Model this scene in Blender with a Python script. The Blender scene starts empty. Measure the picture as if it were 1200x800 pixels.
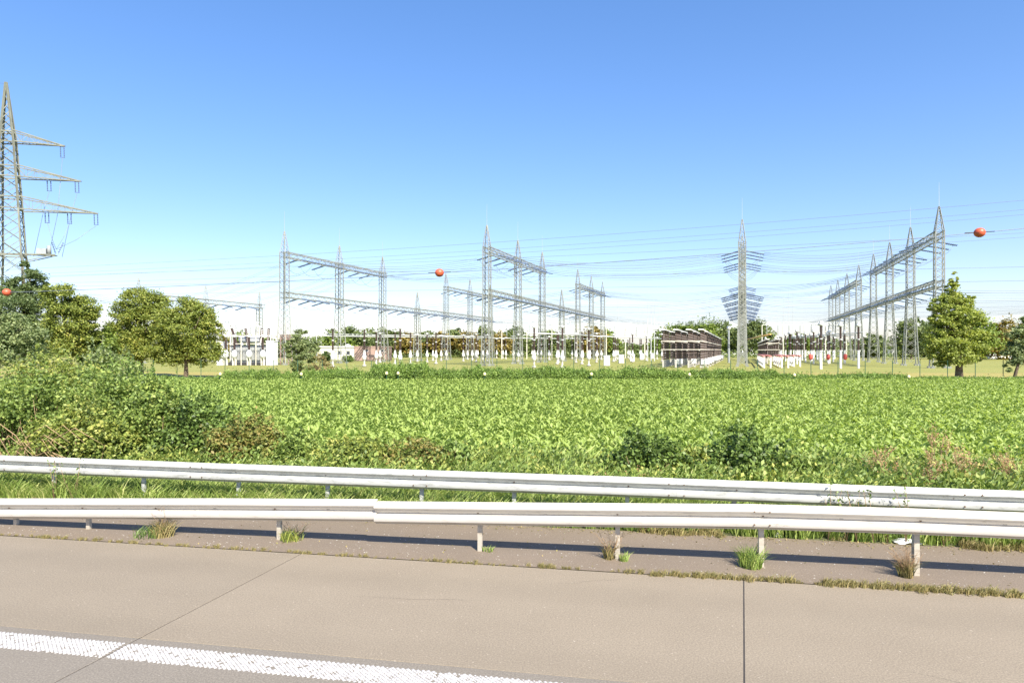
import bpy, math, random
import numpy as np
from mathutils import Vector
random.seed(7)
SC = bpy.context.scene
COL = SC.collection
F = 782.0; CH = 2.7; HY = 410.0          # focal length in photo pixels, camera height, horizon row

# ------------------------------------------------------------------ camera, sky, sun, exposure
cam = bpy.data.cameras.new("camera"); camo = bpy.data.objects.new("camera", cam); COL.objects.link(camo)
camo.location = (0, 0, CH); camo.rotation_euler = (math.radians(90), 0, 0)
cam.sensor_width = 36; cam.lens = F / 1200 * 36; cam.shift_y = 10 / 1200; cam.clip_start = .1; cam.clip_end = 8000
SC.camera = camo
SUN_EL, SUN_AZ = 44.0, 155.0              # azimuth clockwise from +Y
w = bpy.data.worlds.new("World"); SC.world = w; w.use_nodes = True
nt = w.node_tree; bg = nt.nodes['Background']
sky = nt.nodes.new('ShaderNodeTexSky'); sky.sky_type = 'NISHITA'; sky.sun_disc = False
sky.sun_elevation = math.radians(SUN_EL); sky.sun_rotation = math.radians(SUN_AZ)
sky.altitude = 100; sky.air_density = 1.0; sky.dust_density = 0.9; sky.ozone_density = 2.5
hs = nt.nodes.new('ShaderNodeHueSaturation'); hs.inputs['Saturation'].default_value = 1.36
gm = nt.nodes.new('ShaderNodeGamma'); gm.inputs[1].default_value = 0.8
nt.links.new(sky.outputs[0], gm.inputs[0]); nt.links.new(gm.outputs[0], hs.inputs['Color']); tn = nt.nodes.new('ShaderNodeMix'); tn.data_type = 'RGBA'; tn.blend_type = 'MULTIPLY'; tn.inputs[0].default_value = 1; tn.inputs[7].default_value = (1.05, .965, 1.09, 1)
nt.links.new(hs.outputs[0], tn.inputs[6]); nt.links.new(tn.outputs[2], bg.inputs[0]); bg.inputs[1].default_value = 0.15
sun = bpy.data.lights.new("sun", 'SUN'); suno = bpy.data.objects.new("sun", sun); COL.objects.link(suno)
sun.energy = 5.0; sun.angle = math.radians(.5); sun.color = (1, .93, .82)
_e, _a = math.radians(SUN_EL), math.radians(SUN_AZ)
SD = Vector((math.sin(_a) * math.cos(_e), math.cos(_a) * math.cos(_e), math.sin(_e)))
suno.rotation_euler = (-SD).to_track_quat('-Z', 'Y').to_euler()
SC.view_settings.view_transform = 'Standard'; SC.view_settings.look = 'None'
SC.view_settings.exposure = 1.0; SC.view_settings.gamma = 1
SC.cycles.use_denoising = True
SC.cycles.max_bounces = 6; SC.cycles.transparent_max_bounces = 4

# ------------------------------------------------------------------ helpers
def P(px, py, d):
    """the place at distance d along the view axis whose picture falls at photo pixel (px, py)"""
    return ((px - 600) / F * d, d, CH + (HY - py) / F * d)
def GD(py): return CH * F / (py - HY)      # distance of the ground seen at photo row py
def G(px, py):
    d = GD(py); return ((px - 600) / F * d, d, 0.0)

def tag(o, label=None, cat=None, group=None, kind=None):
    if label: o['label'] = label
    if cat: o['category'] = cat
    if group: o['group'] = group
    if kind: o['kind'] = kind
    return o
def link(o, parent=None):
    COL.objects.link(o)
    if parent is not None: o.parent = parent
    return o
def empty(name, loc=(0, 0, 0), rz=0):
    o = bpy.data.objects.new(name, None); o.location = loc; o.rotation_euler = (0, 0, rz); o.empty_display_size = .2
    return link(o)
KIDS = {}
def copy_tree(o, parent=None):
    c = o.copy(); COL.objects.link(c); c.parent = parent
    for ch in [x for x in o.children]: copy_tree(ch, c)
    return c

def mesh_np(name, V, Fc, mat=None, smooth=False):
    """V (n,3); Fc (m,k) one face size"""
    V = np.asarray(V, dtype=np.float32); Fc = np.asarray(Fc, dtype=np.int32)
    me = bpy.data.meshes.new(name); n, k = Fc.shape
    me.vertices.add(len(V)); me.vertices.foreach_set('co', V.ravel())
    me.loops.add(n * k); me.loops.foreach_set('vertex_index', Fc.ravel())
    me.polygons.add(n); me.polygons.foreach_set('loop_start', np.arange(0, n * k, k, dtype=np.int32))
    me.update(calc_edges=True)
    if smooth: me.polygons.foreach_set('use_smooth', np.ones(n, dtype=bool))
    if mat: me.materials.append(mat)
    return me

class MB:
    """collects boxes, bars, tubes and sheets; build() links them as one mesh object"""
    def __init__(s): s.v = []; s.f = []; s.sm = []
    def add(s, vs, fs, smooth=False):
        b = len(s.v); s.v += [tuple(v) for v in vs]; s.f += [tuple(b + i for i in f) for f in fs]; s.sm += [smooth] * len(fs)
    def caps(s, n, rings):
        b = len(s.v) - n * rings; s.f += [tuple(b + i for i in range(n - 1, -1, -1)), tuple(b + (rings - 1) * n + k for k in range(n))]; s.sm += [False, False]
    def box(s, x0, x1, y0, y1, z0, z1):
        s.add([(x0, y0, z0), (x1, y0, z0), (x1, y1, z0), (x0, y1, z0), (x0, y0, z1), (x1, y0, z1), (x1, y1, z1), (x0, y1, z1)],
              [(0, 3, 2, 1), (4, 5, 6, 7), (0, 1, 5, 4), (1, 2, 6, 5), (2, 3, 7, 6), (3, 0, 4, 7)])
    def cbox(s, c, sx, sy, sz): s.box(c[0] - sx / 2, c[0] + sx / 2, c[1] - sy / 2, c[1] + sy / 2, c[2], c[2] + sz)
    def bar(s, a, b, w, n=4, w2=None, cap=False, smooth=False):
        a = Vector(a); b = Vector(b); d = b - a
        if d.length < 1e-6: return
        d.normalize(); u = d.cross(Vector((0, 0, 1)))
        if u.length < .05: u = d.cross(Vector((0, 1, 0)))
        u.normalize(); v = d.cross(u); w2 = w if w2 is None else w2
        k = .5 / math.cos(math.pi / n) if n == 4 else .5
        vs = []
        for p, ww in ((a, w), (b, w2)):
            for i in range(n):
                t = 2 * math.pi * (i + .5) / n
                vs.append(p + (u * math.cos(t) + v * math.sin(t)) * ww * k)
        fs = [(i, (i + 1) % n, n + (i + 1) % n, n + i) for i in range(n)]
        if cap: fs += [tuple(range(n - 1, -1, -1)), tuple(range(n, 2 * n))]
        s.add(vs, fs, smooth)
    def tube(s, pts, r, n=5, smooth=True):
        rr = r if isinstance(r, (list, tuple)) else [r] * len(pts)
        pts = [Vector(p) for p in pts]; vs = []
        for i, p in enumerate(pts):
            d = (pts[min(i + 1, len(pts) - 1)] - pts[max(i - 1, 0)])
            if d.length < 1e-9: d = Vector((0, 0, 1))
            d.normalize(); u = d.cross(Vector((.13, .21, 1)))
            if u.length < .05: u = d.cross(Vector((0, 1, 0)))
            u.normalize(); v = d.cross(u)
            for k in range(n):
                t = 2 * math.pi * k / n; vs.append(p + (u * math.cos(t) + v * math.sin(t)) * rr[i])
        fs = [(i * n + k, i * n + (k + 1) % n, (i + 1) * n + (k + 1) % n, (i + 1) * n + k) for i in range(len(pts) - 1) for k in range(n)]
        s.add(vs, fs, smooth); s.caps(n, len(pts))
    def lathe(s, prof, n=10, c=(0, 0, 0), smooth=True):
        """prof: list of (radius, z)"""
        vs = [(c[0] + r * math.cos(2 * math.pi * k / n), c[1] + r * math.sin(2 * math.pi * k / n), c[2] + z) for r, z in prof for k in range(n)]
        fs = [(i * n + k, i * n + (k + 1) % n, (i + 1) * n + (k + 1) % n, (i + 1) * n + k) for i in range(len(prof) - 1) for k in range(n)]
        s.add(vs, fs, smooth); s.caps(n, len(prof))
    def mesh(s, name, mat):
        me = bpy.data.meshes.new(name); me.from_pydata(s.v, [], s.f); me.polygons.foreach_set('use_smooth', s.sm)
        if mat: me.materials.append(mat)
        me.update(); return me
    def build(s, name, mat, parent=None, loc=None):
        o = bpy.data.objects.new(name, s.mesh(name, mat))
        if loc: o.location = loc
        return link(o, parent)

def shared(name, me, parent=None, loc=(0, 0, 0), rz=0):
    o = bpy.data.objects.new(name, me); o.location = loc; o.rotation_euler = (0, 0, rz); return link(o, parent)

# ------------------------------------------------------------------ materials
def N(t, typ, **kw):
    n = t.nodes.new(typ)
    for k, v in kw.items(): setattr(n, k, v)
    return n
def ramp(t, stops, fac):
    r = N(t, 'ShaderNodeValToRGB'); e = r.color_ramp.elements
    while len(e) > 1: e.remove(e[0])
    e[0].position, e[0].color = stops[0][0], (*stops[0][1], 1)
    for p, c in stops[1:]:
        x = e.new(p); x.color = (*c, 1)
    t.links.new(fac, r.inputs[0]); return r.outputs[0]
def noise(t, scale, detail=4, rough=.6, vec=None, out=0):
    n = N(t, 'ShaderNodeTexNoise'); n.inputs['Scale'].default_value = scale; n.inputs['Detail'].default_value = detail
    n.inputs['Roughness'].default_value = rough
    if vec: t.links.new(vec, n.inputs['Vector'])
    return n.outputs[out]
def mix(t, fac, a, b, mode='MIX'):
    m = N(t, 'ShaderNodeMix', data_type='RGBA', blend_type=mode)
    for i, x in ((0, fac), (6, a), (7, b)):
        if isinstance(x, (int, float)): m.inputs[i].default_value = x
        elif isinstance(x, tuple): m.inputs[i].default_value = (*x, 1)
        else: t.links.new(x, m.inputs[i])
    return m.outputs[2]
def new_mat(name):
    m = bpy.data.materials.new(name); m.use_nodes = True; t = m.node_tree
    return m, t, t.nodes['Principled BSDF']
def mpos(t): return N(t, 'ShaderNodeNewGeometry').outputs['Position']
def bump(t, h, strength, dist, b):
    n = N(t, 'ShaderNodeBump'); n.inputs['Strength'].default_value = strength; n.inputs['Distance'].default_value = dist
    t.links.new(h, n.inputs['Height']); t.links.new(n.outputs[0], b.inputs['Normal'])

def simple(name, col, rough=.6, metal=0, var=.25, scale=3.0, dirt=None):
    m, t, b = new_mat(name)
    p = mpos(t); f = noise(t, scale, 5, .65, p)
    dark = tuple(c * (1 - var) for c in col); light = tuple(min(1, c * (1 + var * .5)) for c in col)
    c = ramp(t, [(.3, dark), (.7, light)], f)
    if dirt:
        f2 = noise(t, scale * 4, 4, .7, p); c = mix(t, ramp(t, [(.58, (0, 0, 0)), (.72, (1, 1, 1))], f2), c, dirt)
    t.links.new(c, b.inputs['Base Color']); b.inputs['Roughness'].default_value = rough; b.inputs['Metallic'].default_value = metal
    return m

LEAFK = 2.0
def leafmat(name, cols, rough=.55, trans=.35, per='island', clump=1.2):
    """cols: dark..light list; each leaf picks its own tone, whole clumps lean one way"""
    m, t, b = new_mat(name)
    cols = [tuple(min(.6, x * LEAFK) for x in c) for c in cols]
    r = N(t, 'ShaderNodeNewGeometry').outputs['Random Per Island']
    if per == 'obj':
        ro = N(t, 'ShaderNodeObjectInfo').outputs['Random']; ad = N(t, 'ShaderNodeMath', operation='ADD'); t.links.new(r, ad.inputs[0]); t.links.new(ro, ad.inputs[1])
        fr_ = N(t, 'ShaderNodeMath', operation='FRACT'); t.links.new(ad.outputs[0], fr_.inputs[0]); r = fr_.outputs[0]
    nz = noise(t, clump, 2, .5, mpos(t))
    a = N(t, 'ShaderNodeMath', operation='MULTIPLY_ADD'); t.links.new(nz, a.inputs[0]); a.inputs[1].default_value = 1.5; a.inputs[2].default_value = -.5
    a2 = N(t, 'ShaderNodeMath', operation='ADD', use_clamp=True); 
    h = N(t, 'ShaderNodeMath', operation='MULTIPLY'); t.links.new(r, h.inputs[0]); h.inputs[1].default_value = .75
    h2 = N(t, 'ShaderNodeMath', operation='MULTIPLY'); t.links.new(a.outputs[0], h2.inputs[0]); h2.inputs[1].default_value = .45
    t.links.new(h.outputs[0], a2.inputs[0]); t.links.new(h2.outputs[0], a2.inputs[1])
    k = len(cols); c = ramp(t, [(i / (k - 1), x) for i, x in enumerate(cols)], a2.outputs[0])
    t.links.new(c, b.inputs['Base Color']); b.inputs['Roughness'].default_value = rough
    tr = N(t, 'ShaderNodeBsdfTranslucent'); mx = N(t, 'ShaderNodeMixShader'); mx.inputs[0].default_value = trans
    c2 = mix(t, .6, c, (1.0, 1.0, .35), 'MULTIPLY'); t.links.new(c2, tr.inputs[0])
    t.links.new(b.outputs[0], mx.inputs[1]); t.links.new(tr.outputs[0], mx.inputs[2])
    t.links.new(mx.outputs[0], t.nodes['Material Output'].inputs[0])
    return m

M = {}
M['steel'] = simple('galvanised_steel', (.27, .285, .25), .55, 0, .3, .8)
M['steel_pale'] = simple('pale_zinc_steel', (.52, .54, .51), .5, .2, .2, .8)
M['pylon'] = simple('weathered_green_grey_steel', (.20, .21, .165), .6, 0, .3, .8)
M['rod'] = simple('rod_steel', (.45, .47, .5), .5, .2, .1)
M['wire'] = simple('aluminium_cable', (.23, .26, .30), .5, .3, .1)
M['glass_ins'] = simple('blue_grey_insulator', (.10, .15, .26), .3, 0, .2)
M['brown_ins'] = simple('brown_porcelain', (.075, .05, .042), .3, 0, .3)
M['white'] = simple('white_paint', (.78, .78, .76), .5, 0, .08, 1.5)
M['lgrey'] = simple('light_grey_paint', (.55, .57, .56), .55, 0, .12, 2)
M['grey'] = simple('grey_paint', (.30, .33, .34), .5, 0, .2, 2)
M['dark'] = simple('dark_steel', (.05, .05, .055), .6, 0, .2)
M['cream'] = simple('cream_post', (.66, .63, .53), .6, 0, .15, 2)
M['red'] = simple('red_paint', (.62, .10, .07), .5, 0, .15)
M['pink'] = simple('faded_red_paint', (.72, .30, .26), .6, 0, .2)
M['orange'] = simple('orange_yellow_paint', (.8, .5, .18), .6, 0, .2)
M['concrete'] = simple('concrete', (.45, .43, .38), .8, 0, .2, 2)
M['ball'] = simple('orange_red_ball', (.62, .12, .055), .45, 0, .2, 2)
M['brickw'] = simple('brown_render', (.36, .25, .20), .8, 0, .15, 2)
M['palewall'] = simple('pale_wall', (.60, .60, .50), .8, 0, .1, 1)
M['glass'] = simple('window_glass', (.05, .06, .07), .1, 0, .1)
M['fencegreen'] = simple('green_fence_paint', (.03, .10, .06), .5, 0, .2)
M['yellowcap'] = simple('pale_yellow_cap', (.85, .74, .38), .5, 0, .1)
M['bark'] = simple('bark', (.12, .09, .06), .9, 0, .4, 6)
M['stem'] = simple('dry_stem', (.30, .20, .11), .9, 0, .3, 6)
M['rust'] = simple('rusty_bolt', (.16, .10, .06), .7, .3, .3, 20)

def rail_mat(name, col, dirt, amt):
    m, t, b = new_mat(name); p = mpos(t)
    mp = N(t, 'ShaderNodeMapping'); mp.inputs['Scale'].default_value = (1.2, 1.2, 9); t.links.new(p, mp.inputs[0])
    f = noise(t, 2.2, 6, .7, mp.outputs[0]); c = ramp(t, [(.3, tuple(x * .86 for x in col)), (.7, col)], f)
    mp2 = N(t, 'ShaderNodeMapping'); mp2.inputs['Scale'].default_value = (3, 3, 14); t.links.new(p, mp2.inputs[0])
    f2 = noise(t, 1.3, 8, .75, mp2.outputs[0]); c = mix(t, ramp(t, [(amt, (0, 0, 0)), (amt + .16, (.8, .8, .8))], f2), c, dirt)
    f3 = noise(t, 40, 3, .6, p); c = mix(t, ramp(t, [(.68, (0, 0, 0)), (.74, (.7, .7, .7))], f3), c, tuple(x * .5 for x in dirt))
    t.links.new(c, b.inputs['Base Color']); b.inputs['Roughness'].default_value = .5; b.inputs['Metallic'].default_value = .15
    return m
M['rail_near'] = rail_mat('near_rail_zinc', (.56, .535, .48), (.26, .225, .165), .57)
M['rail_far'] = rail_mat('far_rail_zinc', (.53, .545, .505), (.24, .25, .23), .50)
M['post'] = rail_mat('rail_post_zinc', (.50, .46, .38), (.22, .18, .13), .5)

def road_mat(name, a, b_, spk, crack=False):
    m, t, b = new_mat(name); p = mpos(t)
    rot = N(t, 'ShaderNodeMapping'); rot.inputs['Rotation'].default_value = (0, 0, math.radians(10.5)); t.links.new(p, rot.inputs[0])
    st = N(t, 'ShaderNodeMapping'); st.inputs['Scale'].default_value = (.12, 1.6, 1); t.links.new(rot.outputs[0], st.inputs[0])
    f = noise(t, 1.1, 5, .6, st.outputs[0]); c = ramp(t, [(.3, a), (.7, b_)], f)
    f1 = noise(t, .9, 6, .7, p); c = mix(t, .5, c, ramp(t, [(.3, tuple(x * .72 for x in a)), (.7, tuple(x * 1.12 for x in b_))], f1))
    f2 = noise(t, 60, 4, .8, p); c = mix(t, .62, c, ramp(t, [(.3, tuple(x * .42 for x in a)), (.5, a), (.70, tuple(min(1, x * 1.6) for x in b_))], f2))
    f3 = noise(t, 34, 2, .5, p); c = mix(t, ramp(t, [(.70, (0, 0, 0)), (.735, (1, 1, 1))], f3), c, spk)
    # faint tyre wear bands along the road, stains and hairline marks
    sp = N(t, 'ShaderNodeSeparateXYZ'); t.links.new(rot.outputs[0], sp.inputs[0]); wv = N(t, 'ShaderNodeMath', operation='MULTIPLY'); t.links.new(sp.outputs[1], wv.inputs[0]); wv.inputs[1].default_value = 3.6
    sn = N(t, 'ShaderNodeMath', operation='SINE'); t.links.new(wv.outputs[0], sn.inputs[0])
    ml = N(t, 'ShaderNodeMath', operation='MULTIPLY'); t.links.new(sn.outputs[0], ml.inputs[0]); t.links.new(f, ml.inputs[1])
    c = mix(t, ramp(t, [(.12, (0, 0, 0)), (.6, (.2, .2, .2))], ml.outputs[0]), c, tuple(x * .66 for x in a))
    f5 = noise(t, 1.7, 7, .8, p); c = mix(t, ramp(t, [(.62, (0, 0, 0)), (.70, (.35, .35, .35))], f5), c, tuple(x * .62 for x in a))
    ri = N(t, 'ShaderNodeObjectInfo').outputs['Random']
    c = mix(t, .035, c, ramp(t, [(0, (.1, .1, .1)), (1, (.5, .42, .33))], ri))
    t.links.new(c, b.inputs['Base Color']); b.inputs['Roughness'].default_value = .85
    bump(t, f2, .5, .004, b); return m
M['slab'] = road_mat('shoulder_concrete', (.226, .186, .130), (.262, .221, .158), (.44, .385, .30))
M['lane'] = road_mat('lane_concrete', (.178, .156, .122), (.22, .195, .154), (.36, .325, .27))
M['verge'] = road_mat('worn_asphalt_verge', (.172, .134, .092), (.225, .179, .130), (.44, .38, .29))
M['seal'] = simple('joint_sealant', (.055, .048, .042), .8, 0, .4, 12)
M['mark'] = simple('white_road_marking', (.44, .43, .41), .6, 0, .15, 9, (.27, .25, .22))

def ground_mat(name, cols, s1, s2, bs=.3):
    m, t, b = new_mat(name); p = mpos(t)
    f = noise(t, s1, 6, .7, p); f2 = noise(t, s2, 5, .7, p)
    k = len(cols); c = ramp(t, [(.25 + .5 * i / (k - 1), x) for i, x in enumerate(cols)], f)
    c = mix(t, .5, c, ramp(t, [(.25, tuple(x * .6 for x in cols[0])), (.75, tuple(x * 1.3 for x in cols[-1]))], f2))
    t.links.new(c, b.inputs['Base Color']); b.inputs['Roughness'].default_value = .95
    bump(t, f2, bs, .05, b); return m
M['lawn'] = ground_mat('mown_lawn', [(.175, .205, .035), (.225, .245, .046), (.31, .275, .066)], .06, 3.0)
M['strip'] = ground_mat('dry_mown_grass', [(.235, .22, .045), (.30, .265, .06), (.36, .29, .08)], .15, 3.0)
M['soil'] = ground_mat('field_soil', [(.05, .075, .02), (.09, .10, .035)], .5, 8)
M['under'] = ground_mat('rough_grass_soil', [(.07, .09, .03), (.13, .13, .06)], .8, 12)

LF = {}
LF['bush'] = leafmat('bramble_leaves', [(.038, .057, .015), (.085, .128, .027), (.145, .195, .044), (.25, .275, .08)])
LF['bush_yellow'] = leafmat('yellowing_leaves', [(.05, .07, .017), (.10, .135, .027), (.175, .20, .042), (.29, .275, .08)])
LF['bush_dark'] = leafmat('dark_glossy_leaves', [(.032, .05, .014), (.058, .092, .021), (.095, .145, .03), (.16, .21, .05)], .5)
LF['bush_red'] = leafmat('reddish_bramble_leaves', [(.04, .06, .014), (.09, .115, .025), (.17, .13, .04), (.13, .18, .035)])
LF['tree'] = leafmat('broadleaf_green', [(.03, .05, .01), (.07, .105, .018), (.12, .165, .028), (.19, .22, .045)], clump=.5)
LF['tree_olive'] = leafmat('olive_maple_leaves', [(.045, .062, .012), (.095, .125, .022), (.155, .18, .034), (.24, .225, .05)], clump=.5)
LF['tree_lone'] = leafmat('lone_tree_leaves', [(.075, .095, .022), (.14, .175, .036), (.21, .245, .05), (.30, .30, .08)], clump=.5, trans=.45)
LF['conifer'] = leafmat('grey_green_needles', [(.03, .05, .016), (.065, .095, .03), (.11, .14, .05)], clump=.5)
LF['tree_grey'] = leafmat('silvery_green_leaves', [(.04, .06, .02), (.08, .11, .04), (.14, .17, .07), (.2, .23, .1)], clump=.5)
LF['autumn'] = leafmat('rusty_autumn_leaves', [(.045, .045, .012), (.10, .085, .018), (.18, .13, .028), (.18, .17, .04)], clump=.3)
LF['far'] = leafmat('far_tree_leaves', [(.035, .05, .02), (.065, .09, .03), (.10, .13, .04), (.15, .17, .05)], clump=.25)
LF['hedge'] = leafmat('weedy_hedge_leaves', [(.038, .068, .015), (.08, .13, .026), (.13, .195, .04), (.20, .25, .06)], clump=.9)
LF['beet'] = leafmat('beet_leaves', [(.150, .205, .046), (.175, .232, .054), (.202, .258, .064), (.245, .292, .085)], .5, .48, 'obj', .35)
LF['grass'] = leafmat('verge_grass', [(.05, .085, .018), (.11, .16, .03), (.19, .235, .06), (.30, .30, .12)], .6, .35, 'island', 2)
LF['dry'] = leafmat('dry_weeds', [(.06, .065, .02), (.11, .10, .035), (.18, .14, .06), (.12, .13, .035)], .7, .25, 'island', 3)
LF['dock'] = leafmat('rusty_seed_heads', [(.20, .09, .045), (.34, .17, .09), (.46, .26, .15)], .8, .2, 'island', 3)

# ------------------------------------------------------------------ road frame
TH = math.radians(10.5); CT, ST = math.cos(TH), math.sin(TH)
def R(s, t, z=0.0): return (s * CT + t * ST, -s * ST + t * CT, z)     # s along the road (to the right), t away from the camera
def s_at(px, t):                                                       # s of the point on line t seen in photo column px
    k = (px - 600) / F; Y = t / (k * ST + CT); return k * Y * CT - Y * ST
def dep(px, t): return t / ((px - 600) / F * ST + CT)
def zat(px, py, t): return CH + (HY - py) / F * dep(px, t)

def sheet(name, pts, z, mat, parent=None):
    m = MB(); m.add([(p[0], p[1], z) for p in pts], [tuple(range(len(pts)))]); return m.build(name, mat, parent)

# ground to the horizon
b = MB(); b.add([(-4000, -600, -.03), (4000, -600, -.03), (4000, 6000, -.03), (-4000, 6000, -.03)], [(0, 1, 2, 3)])
tag(b.build('ground', M['lawn']), 'mown lawn and level ground reaching the horizon', kind='structure')
tag(sheet('rough_ground', [R(-60, 10.15), R(60, 10.15), (90, 30, 0), (70, 58, 0), (-40, 60, 0), (-75, 75, 0), (-90, 40, 0)], -.012, M['under']), kind='structure')
tag(sheet('field', [(-45, 20, 0), (-20, 15.5, 0), (0, 13.4, 0), (24, 12, 0), (85, 10, 0), (85, 52, 0), (-40, 53.5, 0), (-60, 60, 0)], -.004, M['soil']), kind='structure')

tag(sheet('mown_strip', [(-60, 60, 0), (-44, 57.5, 0), (75, 56.5, 0), (110, 66, 0), (70, 78, 0), (20, 84, 0), (-30, 82, 0), (-70, 84, 0)], -.02, M['strip']), 'pale straw-coloured mown strip before the switchyard', kind='structure')
road = tag(sheet('road', [R(-60, -12), R(60, -12), R(60, 8.2), R(-60, 8.2)], -.0045, M['seal']), 'pale concrete motorway shoulder and lane with sealed joints', kind='structure')
verge = sheet('verge', [R(-60, 8.22), R(60, 8.22), R(60, 10.12), R(-60, 10.12)], 0.0, M['verge'])
tag(verge, 'worn brownish asphalt strip under the guardrail', kind='structure')
joints = [-4.58 + 5.42 * k for k in range(-5, 7)]
def sk(s): return .08 if s < -1 else .15
def slab(s0, s1, t0, t1, mat, g=.007):
    m = MB(); h = .0022; c = []
    for (s, t, a, b_) in ((s0, t0, 1, 1), (s1, t0, -1, 1), (s1, t1, -1, -1), (s0, t1, 1, -1)):
        c.append((s + sk(s) * (t - 5.5), t, a, b_))
    top = [R(s + a * (g + h), t + b_ * (.003 + h), 0) for s, t, a, b_ in c]
    mid = [R(s + a * g, t + b_ * .003, -h) for s, t, a, b_ in c]
    bot = [R(s + a * g, t + b_ * .003, -.0044) for s, t, a, b_ in c]
    m.add(top + mid + bot, [(0, 1, 2, 3)] + [(4 + i, 4 + (i + 1) % 4, (i + 1) % 4, i) for i in range(4)] + [(8 + i, 8 + (i + 1) % 4, 4 + (i + 1) % 4, 4 + i) for i in range(4)])
    return m.build('concrete_slab', mat, road)
for a, b_ in zip(joints[:-1], joints[1:]):
    slab(a, b_, 5.52, 8.2, M['slab']); slab(a, b_, 1.8, 5.52, M['lane']); slab(a, b_, -1.9, 1.8, M['lane']); slab(a, b_, -5.6, -1.9, M['lane']); slab(a, b_, -12, -5.6, M['lane'])
for k, (s0, t0, n_, ds, dt) in enumerate(((-3.1, 6.9, 16, .11, .015), (2.1, 6.2, 14, .12, -.02), (-.9, 7.7, 10, .09, .03), (3.6, 7.3, 12, .1, .02))):
    rg = np.random.default_rng(300 + k); p = np.array([s0, t0]); m = MB(); L_ = []
    for q in range(n_): L_.append(p.copy()); p = p + [ds * (.6 + .8 * rg.random()), dt + rg.normal() * .022]
    vs = []
    for q, p in enumerate(L_):
        w_ = .0016 * math.sin(math.pi * (q + .4) / n_); vs += [R(p[0], p[1] - w_, .0012), R(p[0], p[1] + w_, .0012)]
    m.add(vs, [(2 * q, 2 * q + 2, 2 * q + 3, 2 * q + 1) for q in range(n_ - 1)]); m.build('crack', M['seal'], road)
# profiled edge line: thousands of raised thermoplastic studs
rng = np.random.default_rng(3)
studs = MB(); s = -14.0; row = 0
while s < 9.0:
    if all(abs(s - (j + sk(j) * -.25)) > .02 for j in joints):
        for k in range(8):
            t = 5.125 + .0385 * k + (.019 if row % 2 else 0) - .004
            if t > 5.405 or rng.random() < .02: continue
            L, W, H = .0165 + rng.random() * .003, .0185 + rng.random() * .003, .003 + rng.random() * .003
            x, y = s + rng.normal() * .001, t + rng.normal() * .001
            if rng.random() < .05 + .2 * (math.sin(s * 3.1) * math.sin(s * 7.7 + t * 30) > .55): L *= .6; W *= .6
            vs = [R(x - L, y, 0.001), R(x, y - W, 0.001), R(x + L, y, 0.001), R(x, y + W, 0.001)]
            vt = [R(x - L * .62, y, H), R(x, y - W * .62, H), R(x + L * .62, y, H), R(x, y + W * .62, H)]
            studs.add(vs + vt, [(4, 5, 6, 7)] + [(i, (i + 1) % 4, 4 + (i + 1) % 4, 4 + i) for i in range(4)])
    s += .0225; row += 1
ln = studs.build('edge_line', M['mark']); tag(ln, 'white profiled edge line of raised dots on the concrete', kind='structure')

# ------------------------------------------------------------------ guardrails
PROF = [(0.0, 0.0), (.004, -.012), (.045, -.020), (.074, -.042), (.084, -.072), (.078, -.092), (.008, -.150), (.000, -.162), (.020, -.172), (.074, -.192), (.080, -.235), (.070, -.262), (.020, -.290), (.004, -.300), (0.0, -.308)]
def wbeam(pts, t_face, H=1.0, off=0.0):
    """pts: list of (s, top z). Ridges face the camera (towards smaller t)."""
    m = MB(); n = len(PROF); vs = []
    for s, z in pts:
        for o, dz in PROF: vs.append(R(s, t_face + .08 - o + off, z + dz * H))
    for s, z in pts:
        for o, dz in PROF: vs.append(R(s, t_face + .083 - o + off, z + dz * H - .001))
    q = len(pts) * n; fs = []
    for i in range(len(pts) - 1):
        for k in range(n - 1):
            a = i * n + k; fs.append((a, a + 1, a + n + 1, a + n)); fs.append((q + a, q + a + n, q + a + n + 1, q + a + 1))
        fs.append((i * n, (i + 1) * n, q + (i + 1) * n, q + i * n)); a = i * n + n - 1; fs.append((a, q + a, q + a + n, a + n))
    for i in (0, len(pts) - 1):
        for k in range(n - 1):
            a = i * n + k; fs.append((a, q + a, q + a + 1, a + 1))
    m.add(vs, fs, True); return m
def smooth_by_angle(o, ang=.6):
    me = o.data; import bmesh
    bm = bmesh.new(); bm.from_mesh(me)
    for e in bm.edges:
        if len(e.link_faces) == 2 and e.calc_face_angle(0) > ang: e.smooth = False
    bm.to_mesh(me); bm.free()
TF = 8.58                                        # camera-most face of the near rail
_top = [(-60, 585), (0, 585), (100, 585), (250, 585), (440, 586)]
left_pts = [(s_at(x, TF), zat(x, y, TF)) for x, y in _top[1:]]
zl = [(-22.0, .02), (-16.0, .22)] + left_pts
_topr = [(438, 588.3), (563, 589.5), (650, 590.3), (800, 591.3), (880, 592), (980, 594.6), (1075, 597.3), (1200, 602)]
zr = [(s_at(x, TF), zat(x, y, TF)) for x, y in _topr]; zr = zr + [(zr[-1][0] + 4, .84), (40, .84)]
def interp(pts, s):
    xs = [p[0] for p in pts]; ys = [p[1] for p in pts]; return float(np.interp(s, xs, ys))
def cut(pts, a, b):
    return [(a, interp(pts, a))] + [p for p in pts if a + .05 < p[0] < b - .05] + [(b, interp(pts, b))]
gr = tag(empty('guardrail', R(0, 8.6)), 'near pale steel guardrail with two ridges, dipping to the left, on the asphalt strip', 'guardrail')
def adopt(o, root):
    o.parent = root; o.matrix_parent_inverse = root.matrix_basis.inverted() if False else o.matrix_parent_inverse
    o.location = Vector(o.location) - Vector(root.location); return o
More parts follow.
